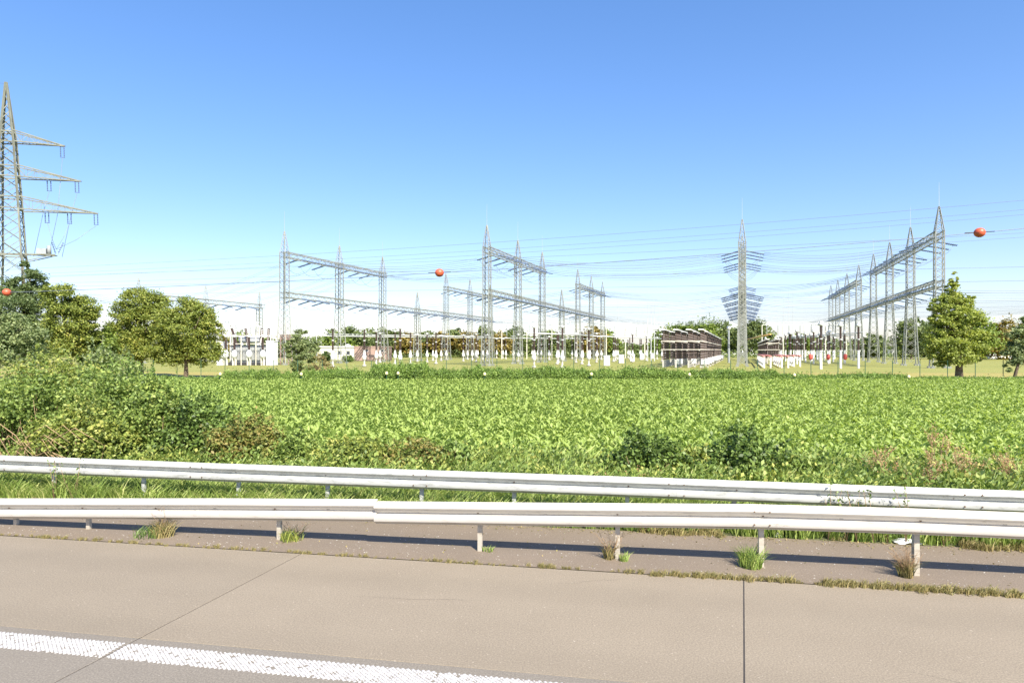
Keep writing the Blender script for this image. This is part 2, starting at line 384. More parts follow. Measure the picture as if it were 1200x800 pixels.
secs = [(zl, -22, -13.6, .0), (zl, -13.6, -9.6, .002), (zl, -9.6, -6.2, 0), (zl, -6.2, left_pts[-1][0], .002), (zr, zr[0][0], 1.52, -.003), (zr, 1.50, 5.10, 0), (zr, 5.08, 8.7, -.003)] + [(zr, 8.68 + 4 * k, 12.7 + 4 * k, -.003 * (k % 2)) for k in range(6)]
for pts, a, b_, off in secs:
    o = wbeam(cut(pts, a, b_), TF, 1.0, off).build('rail_beam', M['rail_near'], None); adopt(o, gr); smooth_by_angle(o)
def allz(s): return interp(zl, s) if s < left_pts[-1][0] else interp(zr, s)
def post(root, s, t, h, mat, name='post'):
    m = MB()                                      # sigma post: web and two lips
    for (a0, a1, c0, c1) in ((-.030, .030, -.002, .004), (-.030, -.024, .004, .075), (.024, .030, .004, .045), (-.030, -.008, .075, .081)):
        vs = [R(s + a, t + c, z) for z in (-.05, h) for a, c in ((a0, c0), (a1, c0), (a1, c1), (a0, c1))]
        m.add(vs, [(0, 3, 2, 1), (4, 5, 6, 7), (0, 1, 5, 4), (1, 2, 6, 5), (2, 3, 7, 6), (3, 0, 4, 7)])
    o = m.build(name, mat); adopt(o, root); return o
def spacer(root, s, t0, t1, z, mat):
    m = MB(); vs = [R(s + a, t, zz) for zz in (z - .17, z - .05) for a, t in ((-.035, t0), (.035, t0), (.035, t1), (-.035, t1))]
    m.add(vs, [(0, 3, 2, 1), (4, 5, 6, 7), (0, 1, 5, 4), (1, 2, 6, 5), (2, 3, 7, 6), (3, 0, 4, 7)])
    o = m.build('spacer', mat); adopt(o, root)
def bolt(root, s, t, z, r=.014, mat=None):
    m = MB(); c = Vector(R(s, t, z)); u = Vector((CT, -ST, 0)); n = Vector((-ST, -CT, 0)); up = Vector((0, 0, 1))
    vs = [c + (u * math.cos(k * math.pi / 3) + up * math.sin(k * math.pi / 3)) * r + n * e for e in (0, .012) for k in range(6)]
    m.add(vs, [(6, 7, 8, 9, 10, 11)] + [(k, (k + 1) % 6, 6 + (k + 1) % 6, 6 + k) for k in range(6)])
    o = m.build('bolt', mat or M['rust']); adopt(o, root)
def slot_plate(root, s, z):
    m = MB(); vs = [R(s + a, TF + .066 + c, z + e) for e in (-.018, .018) for a, c in ((-.06, 0), (.06, 0), (.06, .004), (-.06, .004))]
    m.add(vs, [(0, 3, 2, 1), (4, 5, 6, 7), (0, 1, 5, 4), (1, 2, 6, 5), (2, 3, 7, 6), (3, 0, 4, 7)])
    o = m.build('washer_plate', M['post']); adopt(o, root)
near_posts = [s_at(x, 8.77) for x in (-70, 20, 105, 190, 328)] + [-2.06, -.23, 1.54, 3.31, 5.1, 6.9, 8.7, 10.5, 12.3, 14.1]
for s in near_posts:
    z = allz(s); post(gr, s, 8.735, z - .20, M['post']); spacer(gr, s, TF + .085, 8.73, z - .06, M['post'])
    slot_plate(gr, s, z - .136); bolt(gr, s, TF + .062, z - .136)
for s in [x + .9 for x in near_posts[5:]] + [(near_posts[i] + near_posts[i + 1]) / 2 for i in range(4)] + [-4.2, -2.9]:
    z = allz(s); m = MB(); vs = [R(s + a, TF + .062 + c, z - .139 + e) for e in (-.008, .008) for a, c in ((-.022, 0), (.022, 0), (.022, .01), (-.022, .01))]
    m.add(vs, [(0, 3, 2, 1), (4, 5, 6, 7), (0, 1, 5, 4), (1, 2, 6, 5), (2, 3, 7, 6), (3, 0, 4, 7)])
    adopt(m.build('slot', M['dark']), gr)
for s0 in (1.52, 5.1):
    for ds in (-.09, .09):
        for dz in (-.075, -.235): bolt(gr, s0 + ds, TF - .001 + (.0 if dz < -.1 else .004), allz(s0) + dz, .010)
TR = 10.25
gf = tag(empty('guardrail', R(0, TR)), 'far galvanised steel guardrail with two ridges, standing in the grass before the field', 'guardrail')
bz = .765
edges = [-40 + 4.0 * k + .6 for k in range(18)]
for i, (a, b_) in enumerate(zip(edges[:-1], edges[1:])):
    o = wbeam([(a, bz + .006 * math.sin(i * 2.1)), (b_ + .02, bz + .006 * math.sin((i + 1) * 2.1))], TR, 1.0, .003 * (i % 2)).build('rail_beam', M['rail_far']); adopt(o, gf); smooth_by_angle(o)
    if -14 < a < 10:
        for ds in (-.11, .11):
            for dz in (-.07, -.235): bolt(gf, a + ds, TR, bz + dz, .011)
for x in (-40, 65, 170, 281, 385, 495, 603, 735, 860, 990, 1110, 1240, 1370):
    s = s_at(x, TR + .2); post(gf, s, TR + .15, bz - .16, M['rail_far']); spacer(gf, s, TR + .085, TR + .145, bz, M['rail_far']); bolt(gf, s + .02, TR + .06, bz - .135, .013)

# ------------------------------------------------------------------ lattice steel
def lattice_box(m, prof, dzmin=1.0, leg=.15, br=.075, c=(0, 0), X=True):
    """prof: list of (z, half width)"""
    def hw(z):
        return float(np.interp(z, [p[0] for p in prof], [p[1] for p in prof]))
    for (z0, h0), (z1, h1) in zip(prof[:-1], prof[1:]):
        for a, b_ in ((-1, -1), (1, -1), (1, 1), (-1, 1)):
            m.bar((c[0] + a * h0, c[1] + b_ * h0, z0), (c[0] + a * h1, c[1] + b_ * h1, z1), leg)
    z = prof[0][0]; top = prof[-1][0]; i = 0
    while z < top - .15:
        h = hw(z); dz = max(dzmin, 1.55 * h); z2 = min(top, z + dz)
        if top - z2 < .4 * dz: z2 = top
        h2 = hw(z2); cs = ((-1, -1), (1, -1), (1, 1), (-1, 1))
        for k in range(4):
            p, q = cs[k], cs[(k + 1) % 4]
            if i % 2: p, q = q, p
            m.bar((c[0] + p[0] * h, c[1] + p[1] * h, z), (c[0] + q[0] * h2, c[1] + q[1] * h2, z2), br, 3)
            if X and h > .45: m.bar((c[0] + q[0] * h, c[1] + q[1] * h, z), (c[0] + p[0] * h2, c[1] + p[1] * h2, z2), br, 3)
        z = z2; i += 1
def lattice_beam(L, w, h, ch=.16, br=.085, bay=1.1):
    """box truss along +Y, from y=0 to y=L, centred on x=0, z=0"""
    m = MB()
    for a in (-1, 1):
        for b_ in (-1, 1): m.bar((a * w / 2, 0, b_ * h / 2), (a * w / 2, L, b_ * h / 2), ch)
    n = max(1, round(L / bay)); dy = L / n
    for i in range(n):
        y0, y1 = i * dy, (i + 1) * dy; s = 1 if i % 2 else -1
        for a in (-1, 1): m.bar((a * w / 2, y0, -s * h / 2), (a * w / 2, y1, s * h / 2), br, 3); 
        for b_ in (-1, 1): m.bar((-s * w / 2, y0, b_ * h / 2), (s * w / 2, y1, b_ * h / 2), br, 3)
    return m
def mtall(H=24.2, sh=20.4, wb=1.05, wt=.58):
    a = MB(); lattice_box(a, [(0, wb), (11.5, wt), (sh, wt)], .9, .14, .06)
    b_ = MB(); lattice_box(b_, [(sh, wt), (H, .06)], .6, .10, .06)
    c = MB(); c.bar((0, 0, H - .1), (0, 0, H + 3.6), .045, 4, .02)
    for k in ((-wb, -wb), (wb, -wb), (wb, wb), (-wb, wb)): a.cbox((k[0], k[1], -.1), .5, .5, .35)
    return a.mesh('lattice_tower', M['steel']), b_.mesh('spire', M['steel']), c.mesh('lightning_rod', M['rod'])
TALL = mtall(); SLIM = mtall(wb=.78, wt=.55)
LOW = mtall(17.4, 13.2, .8, .5)
RA = math.atan(.345)                               # yard rows run away to the right
RV = Vector((math.sin(RA), math.cos(RA), 0)); QV = Vector((math.cos(RA), -math.sin(RA), 0))
def row_pt(off, d):                                # point at camera distance d on the row with X - .345 d = off
    return Vector((off + .345 * d, d, 0))
# insulator string (a run of discs), lying along local -X, dropping a little
def string_mesh(L=2.9, drop=.7):
    m = MB()
    for dy in (-.16, .16):
        n = 22; pts = [(-L * i / n, dy, -drop * i / n) for i in range(n + 1)]
        m.tube(pts, [.07 if i % 2 else .13 for i in range(n + 1)], 6, False)
    m.bar((-L, -.2, -drop), (-L, .2, -drop), .08); return m.mesh('insulator_string', M['glass_ins'])
STR = string_mesh()
def jumper_mesh(L=2.9, drop=.7, depth=2.0):
    m = MB(); m.tube([(x * (L + .1), 0, -drop - depth * (1 - x * x) ** .8 if abs(x) < 1 else -drop) for x in [-1 + i / 7 for i in range(15)]], .028, 4)
    return m.mesh('jumper_cable', M['wire'])
JUMP = jumper_mesh(); JUMP2 = jumper_mesh(depth=1.1)

WIRES = []
def wire(p, q, sag, name, label, group, r=.022, cat='cable'):
    p, q = Vector(p), Vector(q); n = 12; m = MB(); pts = []
    for i in range(n + 1):
        t = i / n; v = p.lerp(q, t) - p; v.z -= 4 * sag * t * (1 - t); pts.append(v)
    for dz in (0, .34): m.tube([v + Vector((0, 0, dz)) for v in pts], r, 4)
    o = m.build(name, M['wire'], None, p); tag(o, label, cat, group); return o

def gantry(off, ds, tall, uppers, label, sides=(1, -1), lower=None, zu=20.0, zl=12.7, ext=.9):
    root = tag(empty('switchyard_gantry', row_pt(off, ds[0]), -RA), label, 'gantry', None)
    cR = math.cos(RA); ks = [(d - ds[0]) / cR for d in ds]            # distance along local Y
    for k, tl in zip(ks, tall):
        a, b_, c = (SLIM if off in (-44, 0) else TALL) if tl else LOW
        t = shared('lattice_tower', a, root, (0, k, 0)); shared('spire', b_, t); shared('lightning_rod', c, t)
    pts = {'u': [], 'l': []}
    def beam(i0, i1, z, w, h, key, ext0=.0, ext1=.0, nper=3):
        for i in range(i0, i1):
            y0, y1 = ks[i] - (ext0 if i == i0 else 0), ks[i + 1] + (ext1 if i == i1 - 1 else 0)
            o = lattice_beam(y1 - y0, w, h).build('crossbeam', M['steel'], root, (0, y0, z))
            for j in range(nper):
                y = ks[i] + (ks[i + 1] - ks[i]) * (j + 1) / (nper + 1.0)
                for sd in sides:
                    q = shared('insulator_string', STR, root, (sd * -(w / 2), y, z - h / 2), 0 if sd == 1 else math.pi)
                if len(sides) == 2: shared('jumper_cable', JUMP if key == 'u' else JUMP2, root, (0, y, z - h / 2))
                pts[key].append((y, z - h / 2 - .7, w / 2 + 2.9))
    for i0, i1 in uppers: beam(i0, i1, zu, 1.15, .9, 'u', .2, 1.2)
    if lower: beam(lower[0], lower[1], zl, 1.15, .9, 'l', .2, 1.5)
    def world(y, z, x): return Vector(root.location) + RV * y + QV * x + Vector((0, 0, z))
    return {'root': root, 'pts': pts, 'w': world}

ZS = []
gA = gantry(-83, [121 + 16.5 * k for k in range(7)], [1, 1, 1, 0, 1, 1, 1], [(0, 2), (4, 6)], 'leftmost tall lattice gantry row behind the small grey-green tree and low buildings', lower=(0, 6))
gC = gantry(-44, [115 + 15.9 * k for k in range(7)], [1, 1, 1, 0, 1, 1, 1], [(0, 2), (4, 6)], 'middle lattice gantry row slanting away right of the left orange marker ball', lower=(0, 6))
gE = gantry(0, [110 + 16 * k for k in range(7)], [1, 1, 1, 0, 1, 1, 1], [(0, 2), (4, 6)], 'lattice gantry row seen end-on as one pylon with insulators both sides', lower=(0, 6))
gD = gantry(29.5, [100, 117, 133.5, 150, 169, 188, 206, 222], [1] * 8, [(0, 3), (4, 7)], 'rightmost lattice gantry row receding behind the lone roadside tree', lower=(0, 7), sides=(1, -1))
gZ = gantry(-123, [136, 153, 170], [0, 0, 0], [], 'low lattice gantry behind the pair of olive trees', lower=(0, 2), zl=13.8)

BAYS = ['nearest', 'second', 'third', 'fourth', 'fifth', 'farthest']; PH = ['near', 'middle', 'far']
def bay(i, n): 
    k = i // 3; nb = n // 3; return '%s wire of the %s bay' % (PH[i % 3], BAYS[k] if k < nb - 1 else 'farthest')
def span(g, h, key, sag, label, group, r=.03):
    a, b_ = g['pts'][key], h['pts'][key]; nn = min(len(a), len(b_))
    for i, ((y, z, x), (y2, z2, x2)) in enumerate(zip(a, b_)):
        wire(g['w'](y, z, x), h['w'](y2, z2, -x2), sag, 'overhead_cable', label + ', ' + bay(i, nn), group, r)
span(gA, gC, 'u', 1.3, 'upper conductor between left and middle gantries', 'upper conductors between left and middle gantries')
span(gC, gE, 'u', 1.4, 'upper conductor between middle and end-on gantries', 'upper conductors between middle and end-on gantries')
span(gE, gD, 'u', 1.0, 'upper conductor between end-on and right gantries', 'upper conductors between end-on and right gantries')
span(gA, gC, 'l', 1.3, 'lower conductor between left and middle gantries', 'lower conductors between left and middle gantries', .017)
span(gC, gE, 'l', 1.4, 'lower conductor between middle and end-on gantries', 'lower conductors between middle and end-on gantries', .02)
span(gE, gD, 'l', .9, 'lower conductor between end-on and right gantries', 'lower conductors between end-on and right gantries', .02)
for i, ((y, z, x), (y2, z2, x2)) in enumerate(zip(gA['pts']['u'][:6], gZ['pts']['l'][:6])):
    wire(gA['w'](y, z, -x), gZ['w'](y2, z2, x2), .6, 'overhead_cable', 'conductor slanting down to the low gantry, ' + bay(i, 6), 'conductors down to the low gantry')
for i, (y, z, x) in enumerate(gD['pts']['l'][:15]):
    p = gD['w'](y, z, x); wire(p, p + QV * 60 + Vector((0, 0, 3)), 1.5, 'overhead_cable', 'conductor leaving the right gantry row, ' + bay(i, 15), 'conductors leaving the right gantry')
for i, (y, z, x) in enumerate(gZ['pts']['l'][:6]):
    p = gZ['w'](y, z, -x); wire(p, p - QV * 60 + Vector((0, 0, 8)), 2.0, 'overhead_cable', 'conductor left of the low gantry, ' + bay(i, 6), 'conductors left of the low gantry')
# long lines crossing the whole view
def long_line(pix, label, r, ds=(150, 60)):
    xs = [p[0] for p in pix]; ys = [p[1] for p in pix]; m = MB(); pts = []
    # straight in plan from far left to near right, height follows the hanging curve
    X0, X1 = (xs[0] - 600) / F * ds[0], (xs[-1] - 600) / F * ds[1]
    for i in range(41):
        t = i / 40; X = X0 + (X1 - X0) * t; Y = ds[0] + (ds[1] - ds[0]) * t; px = 600 + X / Y * F
        c = np.polyfit(xs, ys, 2); py = np.polyval(c, px); pts.append(Vector((X, Y, CH + (HY - py) / F * Y)))
    o0 = pts[0].copy(); m.tube([p - o0 for p in pts], r, 4); o = m.build('transmission_cable', M['wire'], None, o0)
    return tag(o, label, 'cable'), c, (X0, ds[0], X1, ds[1])
long_line([(-200, 324), (200, 307), (500, 290), (870, 262), (1200, 234), (1500, 206)], 'topmost long cable crossing the sky, highest at the right edge', .02)
long_line([(-200, 330), (200, 313), (500, 299), (880, 271), (1200, 245), (1500, 218)], 'second long cable from the top, crossing the sky to the right edge', .018)
long_line([(-200, 333), (200, 318), (500, 304), (880, 277), (1200, 250), (1500, 224)], 'third long cable from the top, just under the second one', .018)
long_line([(-200, 337), (200, 328), (500, 316), (880, 300), (1200, 277), (1500, 255)], 'long cable crossing the sky just under the right marker ball', .017)
long_line([(-200, 331), (100, 322), (400, 312), (700, 296), (1000, 284), (1200, 273)], 'fifth long cable, close above the one under the right marker ball', .017)
long_line([(-200, 342), (100, 334), (400, 330), (700, 322), (1000, 318), (1200, 312)], 'long faint cable level with the left marker ball in mid sky', .017)
long_line([(-200, 350), (100, 344), (400, 341), (700, 337), (1000, 334), (1300, 326)], 'lowest long cable crossing behind the tower tops', .017)
_, cb, (bx0, by0, bx1, by1) = long_line([(-200, 349), (8, 341), (515, 321), (800, 301), (1148, 271.5), (1500, 238)], 'long cable carrying the three orange marker balls', .02, (54, 36))
for px, lab in ((8, 'orange marker ball at the left edge against the dark trees'), (515, 'orange marker ball between the left and middle gantries'), (1148, 'orange marker ball in open sky at the right')):
    # solve for the place on the cable seen at px
    k = (px - 600) / F; t = (k * by0 - bx0) / ((bx1 - bx0) - k * (by1 - by0)); Y = by0 + (by1 - by0) * t
    rr = .30
    root = tag(empty('marker_ball', (k * Y, Y, CH + (HY - np.polyval(cb, px)) / F * Y)), lab, 'marker ball')
    m = MB(); m.lathe([(rr * math.sin(a), -rr * math.cos(a) * .93) for a in [math.pi * (i + .02) / 14.04 for i in range(15)]], 20)
    m.build('shell', M['ball'], root); m = MB()
    m.lathe([(rr * 1.0, -.02 * rr), (rr * 1.035, -.02 * rr), (rr * 1.035, .03 * rr), (rr * 1.0, .03 * rr)], 20); m.build('seam_flange', M['ball'], root)
    u = Vector((bx1 - bx0, by1 - by0, 0)).normalized(); m = MB(); m.bar(u * -rr * 2.6, u * rr * 2.6 + Vector((0, 0, rr * .15)), .05, 6); m.build('cable_clamp', M['dark'], root)

# ------------------------------------------------------------------ big transmission pylon at the left
py_d = 97.0
pyl = tag(empty('transmission_pylon', P(19, 410, py_d)[:2] + (0,)), 'tall lattice pylon with four stepped arms at the left edge', 'pylon')
pyl.rotation_euler = (0, math.radians(-1.7), math.radians(24))
def Z(py): return CH + (HY - py) / F * py_d
m = MB(); lattice_box(m, [(0, 2.7), (Z(300), 1.4), (Z(245), 1.2), (Z(165), .8), (Z(98), .06)], 1.2, .22, .11)
for zz in (Z(300), Z(245), Z(232), Z(208), Z(196), Z(168), Z(156)):
    h = float(np.interp(zz, [0, Z(300), Z(245), Z(165), Z(98)], [2.7, 1.4, 1.2, .8, .06]))
    for a, b_ in (((-h, -h), (h, -h)), ((h, -h), (h, h)), ((h, h), (-h, h)), ((-h, h), (-h, -h))): m.bar((*a, zz), (*b_, zz), .16)
m.build('lattice_tower', M['pylon'], pyl)
def arm(z, L, h, w0, sgn, drops):
    m = MB(); tip = Vector((sgn * L, 0, z))
    ends = [Vector((sgn * w0 * .9, s_ * w0, zz)) for zz in (z, z + h) for s_ in (-1, 1)]
    for e in ends: m.bar(e, tip, .15)
    n = 7
    for k in range(n):
        t0, t1 = k / n, (k + 1) / n
        q = [e.lerp(tip, t0) for e in ends]; r_ = [e.lerp(tip, t1) for e in ends]
        m.bar(q[0], r_[1] if k % 2 else q[1], .07, 3); m.bar(q[0 if k % 2 else 2], r_[2 if k % 2 else 0], .07, 3); m.bar(q[1 if k % 2 else 3], r_[3 if k % 2 else 1], .07, 3); m.bar(q[0], r_[1], .06, 3)
        m.bar(q[0], q[2], .06, 3); m.bar(q[1], q[3], .06, 3)
    a = m.build('crossarm', M['pylon'], pyl)
    for x in drops:
        m = MB()
        for dx in (-.22, .22):
            m.tube([(sgn * x + dx, 0, z - .1 - i * .13) for i in range(13)], [.05 if i % 2 else .10 for i in range(13)], 6, False)
        m.bar((sgn * x - .3, 0, z - .1), (sgn * x + .3, 0, z - .1), .08); m.bar((sgn * x - .3, 0, z - 1.7), (sgn * x + .3, 0, z - 1.7), .08)
        m.build('insulator_string', M['glass_ins'], a)
for sg in (1, -1):
    arm(Z(167), 7.0, 1.6, .8, sg, (6.6,)); arm(Z(208), 8.9, 1.7, 1.0, sg, (8.3, 4.8)); arm(Z(246), 10.9, 1.9, 1.2, sg, (4.4, 7.2, 10.6))
m = MB()
for y in (-.7, .7): m.bar((-5.3, y, Z(298)), (5.4, y, Z(298)), .14); m.bar((1.8, y, Z(306)), (5.2, y, Z(298)), .12)
for k in range(10): m.bar((-5.4 + 1.08 * k, -.7, Z(298)), (-4.32 + 1.08 * k, .7, Z(298)), .07)
m.build('platform_arm', M['pylon'], pyl)
m = MB(); m.cbox((3.6, 0, Z(297)), 1.2, .8, .8); m.lathe([(.3, 0), (.3, 1.2), (.1, 1.3)], 8, (4.5, 0, Z(297))); m.build('switch_box', M['grey'], pyl)
m = MB()
for x, z in ((4.4, 246), (7.2, 246), (10.6, 248)):
    m.tube([(x, 0, Z(z) - 1.6), (x + (5.4 - x) * .5, 0, (Z(z) - 1.6 + Z(290)) / 2 - .4), (5.4, 0, Z(291))], .03, 4)
for x, z in ((6.6, 167), (8.3, 208), (4.8, 208)): m.tube([(x, 0, Z(z) - 1.7), (x - .9, 0, Z(250)), (x - 2.2, 0, Z(300))], .03, 4)
m.build('down_cable', M['wire'], pyl)
m = MB()
for x0, x1 in ((4.9, 5.3), (6.3, 5.6)):
    m.tube([(x0 + (x1 - x0) * i / 10, 0, Z(283) - (Z(283) - Z(296)) * i / 10) for i in range(11)], [.05 if i % 2 else .11 for i in range(11)], 6, False)
m.build('insulator_string', M['glass_ins'], pyl)
m = MB()
for p, q in (((0, 0, Z(100)), (-60, -18, Z(60))),):
    pv, qv = Vector(p), Vector(q); m.tube([pv.lerp(qv, i / 12) - Vector((0, 0, 8 * (i / 12) * (1 - i / 12))) for i in range(13)], .022, 4)
m.build('earth_cable', M['wire'], pyl)

# ------------------------------------------------------------------ switchyard equipment
def ins_prof(z0, z1, r, n):
    pr = []; h = (z1 - z0) / n
    for i in range(n):
        pr += [(r * .62, z0 + h * i), (r, z0 + h * (i + .35)), (r * .62, z0 + h * (i + .7))]
    return pr + [(r * .62, z1)]
def mk_breaker():
    r = empty('post_insulator')
    m = MB(); m.lathe([(.34, 0), (.34, .28), (.14, .32), (.14, 1.0), (.16, 1.05)], 8); m.build('footing', M['concrete'], r)
    m = MB(); m.lathe([(.13, 1.0), (.14, 1.1), (.32, 1.2), (.34, 1.7), (.22, 1.95), (.16, 2.6), (.2, 2.65)], 10); m.build('drive_housing', M['white'], r)
    m = MB(); m.lathe(ins_prof(2.65, 4.15, .2, 9), 8, smooth=False); m.build('lower_insulator', M['brown_ins'], r)
    m = MB(); m.lathe([(.2, 4.15), (.2, 4.3)], 8, smooth=False); m.build('flange', M['lgrey'], r)
    m = MB(); m.lathe(ins_prof(4.3, 6.0, .19, 10), 8, smooth=False); m.build('upper_insulator', M['brown_ins'], r)
    m = MB(); m.lathe([(.16, 6.0), (.26, 6.05), (.26, 6.3), (.1, 6.4)], 8); m.bar((-.7, 0, 6.25), (.7, 0, 6.25), .12, 6); m.build('head_clamp', M['lgrey'], r)
    return r
def mk_pole():
    r = empty('pole_insulator')
    m = MB(); m.lathe([(.18, 0), (.17, 2.5), (.26, 2.52), (.26, 2.65)], 12, smooth=False); m.build('pole', M['white'], r)
    m = MB(); m.lathe(ins_prof(2.65, 4.2, .21, 9), 8, smooth=False); m.build('lower_insulator', M['brown_ins'], r)
    m = MB(); m.lathe([(.2, 4.2), (.2, 4.34)], 8, smooth=False); m.build('flange', M['lgrey'], r)
    m = MB(); m.lathe(ins_prof(4.34, 6.1, .2, 10), 8, smooth=False); m.build('upper_insulator', M['brown_ins'], r)
    m = MB(); m.lathe([(.2, 6.1), (.36, 6.15), (.36, 6.4), (.2, 6.6), (.2, 6.8)], 8); m.build('head_clamp', M['lgrey'], r)
    return r
br, pl = mk_breaker(), mk_pole()
LABS = ['brown post insulator on a white drive housing', 'dark ribbed insulator on a pale footing']
def near_word(px):
    for a, b_, s in ((0, 400, 'behind the small grey-green tree'), (400, 456, 'before the brown building'), (456, 500, 'under the left row low tower'), (500, 556, 'between left and middle gantry rows'),
                     (556, 620, 'under the first towers of the middle row'), (620, 668, 'right of the middle row front towers'), (668, 705, 'left of the white cabinets'), (705, 776, 'among the white cabinets'),
                     (776, 870, 'left of the end-on gantry'), (870, 935, 'by the faded red pipe barriers'), (935, 960, 'at the first red box'), (960, 980, 'at the second red box'), (980, 1100, 'at the third red box')):
        if a <= px < b_: return s
used = {}
def uniq(root, base):
    n = used.get(base, 0); used[base] = n + 1; return base
def place_row(proto, picks, what, group, rz=0, scl=None):
    first = True; by = {}
    for px, py in picks: by.setdefault(near_word(px), []).append((px, py))
    order = ['nearest', 'second nearest', 'third nearest', 'fourth nearest', 'fifth nearest', 'sixth nearest', 'seventh nearest', 'eighth nearest', 'ninth nearest']
    for wd, L in by.items():
        L.sort(key=lambda p: -p[1])
        for i, (px, py) in enumerate(L):
            o = proto if first else copy_tree(proto); first = False
            o.location = G(px, py); o.rotation_euler = (0, 0, -RA)
            tag(o, ('%s ' % order[min(i, 8)] if len(L) > 1 else '') + what + ' ' + wd, 'insulator', group)
place_row(br, [(390, 430), (427, 429.5), (441, 427), (463, 427), (469, 430), (481, 426.5), (489, 424), (511, 426.5), (517, 423), (523, 422), (543, 423.5), (548, 421.5), (560, 419.5),
               (566, 421.5), (571, 423.5), (582, 420), (602, 419.5), (626, 431), (653, 427), (659, 431), (675, 425), (682, 427), (690, 429), (700, 422), (724, 421.5), (736, 419.6), (719, 424), (750, 420),
               (644, 422), (630, 421), (612, 421)],
          'brown insulator on white housing', 'post insulators on the switchyard lawn')
place_row(pl, [(950, 423.5), (962, 432.5), (970, 424.5), (985, 431.5), (990, 424), (1006, 431.5), (940, 422), (925, 424.5), (932, 421), (958, 421.5), (978, 420.5), (1000, 420), (943, 419.5), (966, 419.2), (914, 422), (1012, 422), (897, 420)],
          'brown insulator on tall white pole', 'pole insulators right of the end-on gantry')
for ri, off in enumerate((10.5, 14.0, 17.5, 21.0)):
    for k in range(6):
        o = copy_tree(pl); o.location = row_pt(off, 128 + 17 * k + 3 * ri)
        tag(o, 'brown insulator on white pole, %s row right of the end-on gantry, %s from the front' % (['first', 'second', 'third', 'fourth'][ri], ['first', 'second', 'third', 'fourth', 'fifth', 'last'][k]), 'insulator', 'pole insulators in rows right of the end-on gantry')
for ri, off in enumerate((-38, -31, -24, -18)):
    for k in range(5):
        o = copy_tree(br); o.location = row_pt(off, 138 + 21 * k + 4 * ri)
        tag(o, 'brown insulator on white housing, %s row right of the middle gantries, %s from the front' % (['first', 'second', 'third', 'fourth'][ri], ['first', 'second', 'third', 'fourth', 'last'][k]), 'insulator', 'post insulators in rows right of the middle gantries')
for ri, off in enumerate((-76, -68, -59, -51)):
    for k in range(4):
        o = copy_tree(br); o.location = row_pt(off, 140 + 24 * k + 4 * ri)
        tag(o, 'brown insulator on white housing, %s row right of the left gantries, %s from the front' % (['first', 'second', 'third', 'fourth'][ri], ['first', 'second', 'third', 'last'][k]), 'insulator', 'post insulators in rows right of the left gantries')
# red operating boxes hung on the first poles
for i, (px, py) in enumerate(((950, 427), (970.5, 427), (990.5, 427))):
    x, y, _ = G(px, py); r = tag(empty('operating_box', (x, y, 0)), ['red box on a short post, leftmost of three', 'red box on a short post, middle of three', 'red box on a short post, rightmost of three'][i], 'control box', 'red boxes in the right of the yard')
    m = MB(); m.lathe([(.10, 0), (.10, .9)], 8); m.build('post', M['white'], r)
    m = MB(); m.lathe([(.10, .85), (.30, 1.0), (.34, 1.2), (.34, 1.75), (.24, 1.9), (.1, 1.95)], 10); m.build('housing', M['red'], r)
# tubular busbars on top of the insulators
def busbar(a, b_, label, r=.11, z=None):
    m = MB(); p, q = Vector(a), Vector(b_); m.tube([Vector((0, 0, 0)), q - p], r, 8); o = m.build('busbar', M['lgrey'], None, p); return tag(o, label, 'busbar')
busbar(P(383, 391.5, 150), P(480, 393.2, 160), 'tubular busbar left of the low tower, level above the brown building')
busbar(P(470, 392.6, 152), P(575, 394.5, 172), 'tubular busbar between the left and middle gantry rows')
busbar(P(380, 393.5, 168), P(575, 396.0, 200), 'rear tubular busbar before the autumn trees')
busbar(P(572, 396, 195), P(700, 397, 205), 'rear tubular busbar behind the middle gantry towers')
busbar(P(620, 390.3, 105), P(695, 392.8, 125), 'nearest tubular busbar, right of the middle front towers')
busbar(P(683, 393, 128), P(790, 397.5, 190), 'tubular busbar over the white cabinets')
busbar(P(925, 395.0, 175), P(1012, 389.5, 110), 'tubular busbar on the white pole insulators')
busbar(P(925, 396.5, 185), P(1000, 392.5, 140), 'rear tubular busbar behind the red boxes')
# tall thin portals with hanging droppers
def portal(x0, x1, y, d, label, legs):
    a, b_ = Vector(P(x0, y, d)), Vector(P(x1, y, d)); r = tag(empty('busbar_portal', (a.x, a.y, 0)), label, 'portal')
    L = b_.x - a.x; m = MB()
    for z in (a.z, a.z - .8): m.bar((0, 0, z), (L, 0, z), .16)
    n = int(L / 1.5)
    for k in range(n): m.bar((L * k / n, 0, a.z - (.8 if k % 2 else 0)), (L * (k + 1) / n, 0, a.z - (0 if k % 2 else .8)), .08, 3)
    m.build('crossbeam', M['lgrey'], r)
    for k in range(legs):
        x = L * k / (legs - 1); m = MB(); m.bar((x, 0, 0), (x, 0, a.z - .8), .34, 6, .24); m.build('leg', M['cream'], r)
    for k in range(int(L / 3.4)):
        x = 1.5 + 3.4 * k; m = MB(); m.tube([(x, 0, a.z - .8 - i * .28) for i in range(13)], [.07 if i % 2 else .14 for i in range(13)], 6, False); m.build('hanging_insulator', M['grey'], r)
portal(588, 676, 377, 200, 'thin portal of pale legs behind the middle gantry row', 4)
portal(688, 778, 378.5, 205, 'thin portal behind the white cabinets', 5)
portal(893, 992, 377.5, 205, 'thin portal right of the end-on gantry', 5)
portal(236, 304, 377.5, 160, 'small portal above the transformer yard', 3)
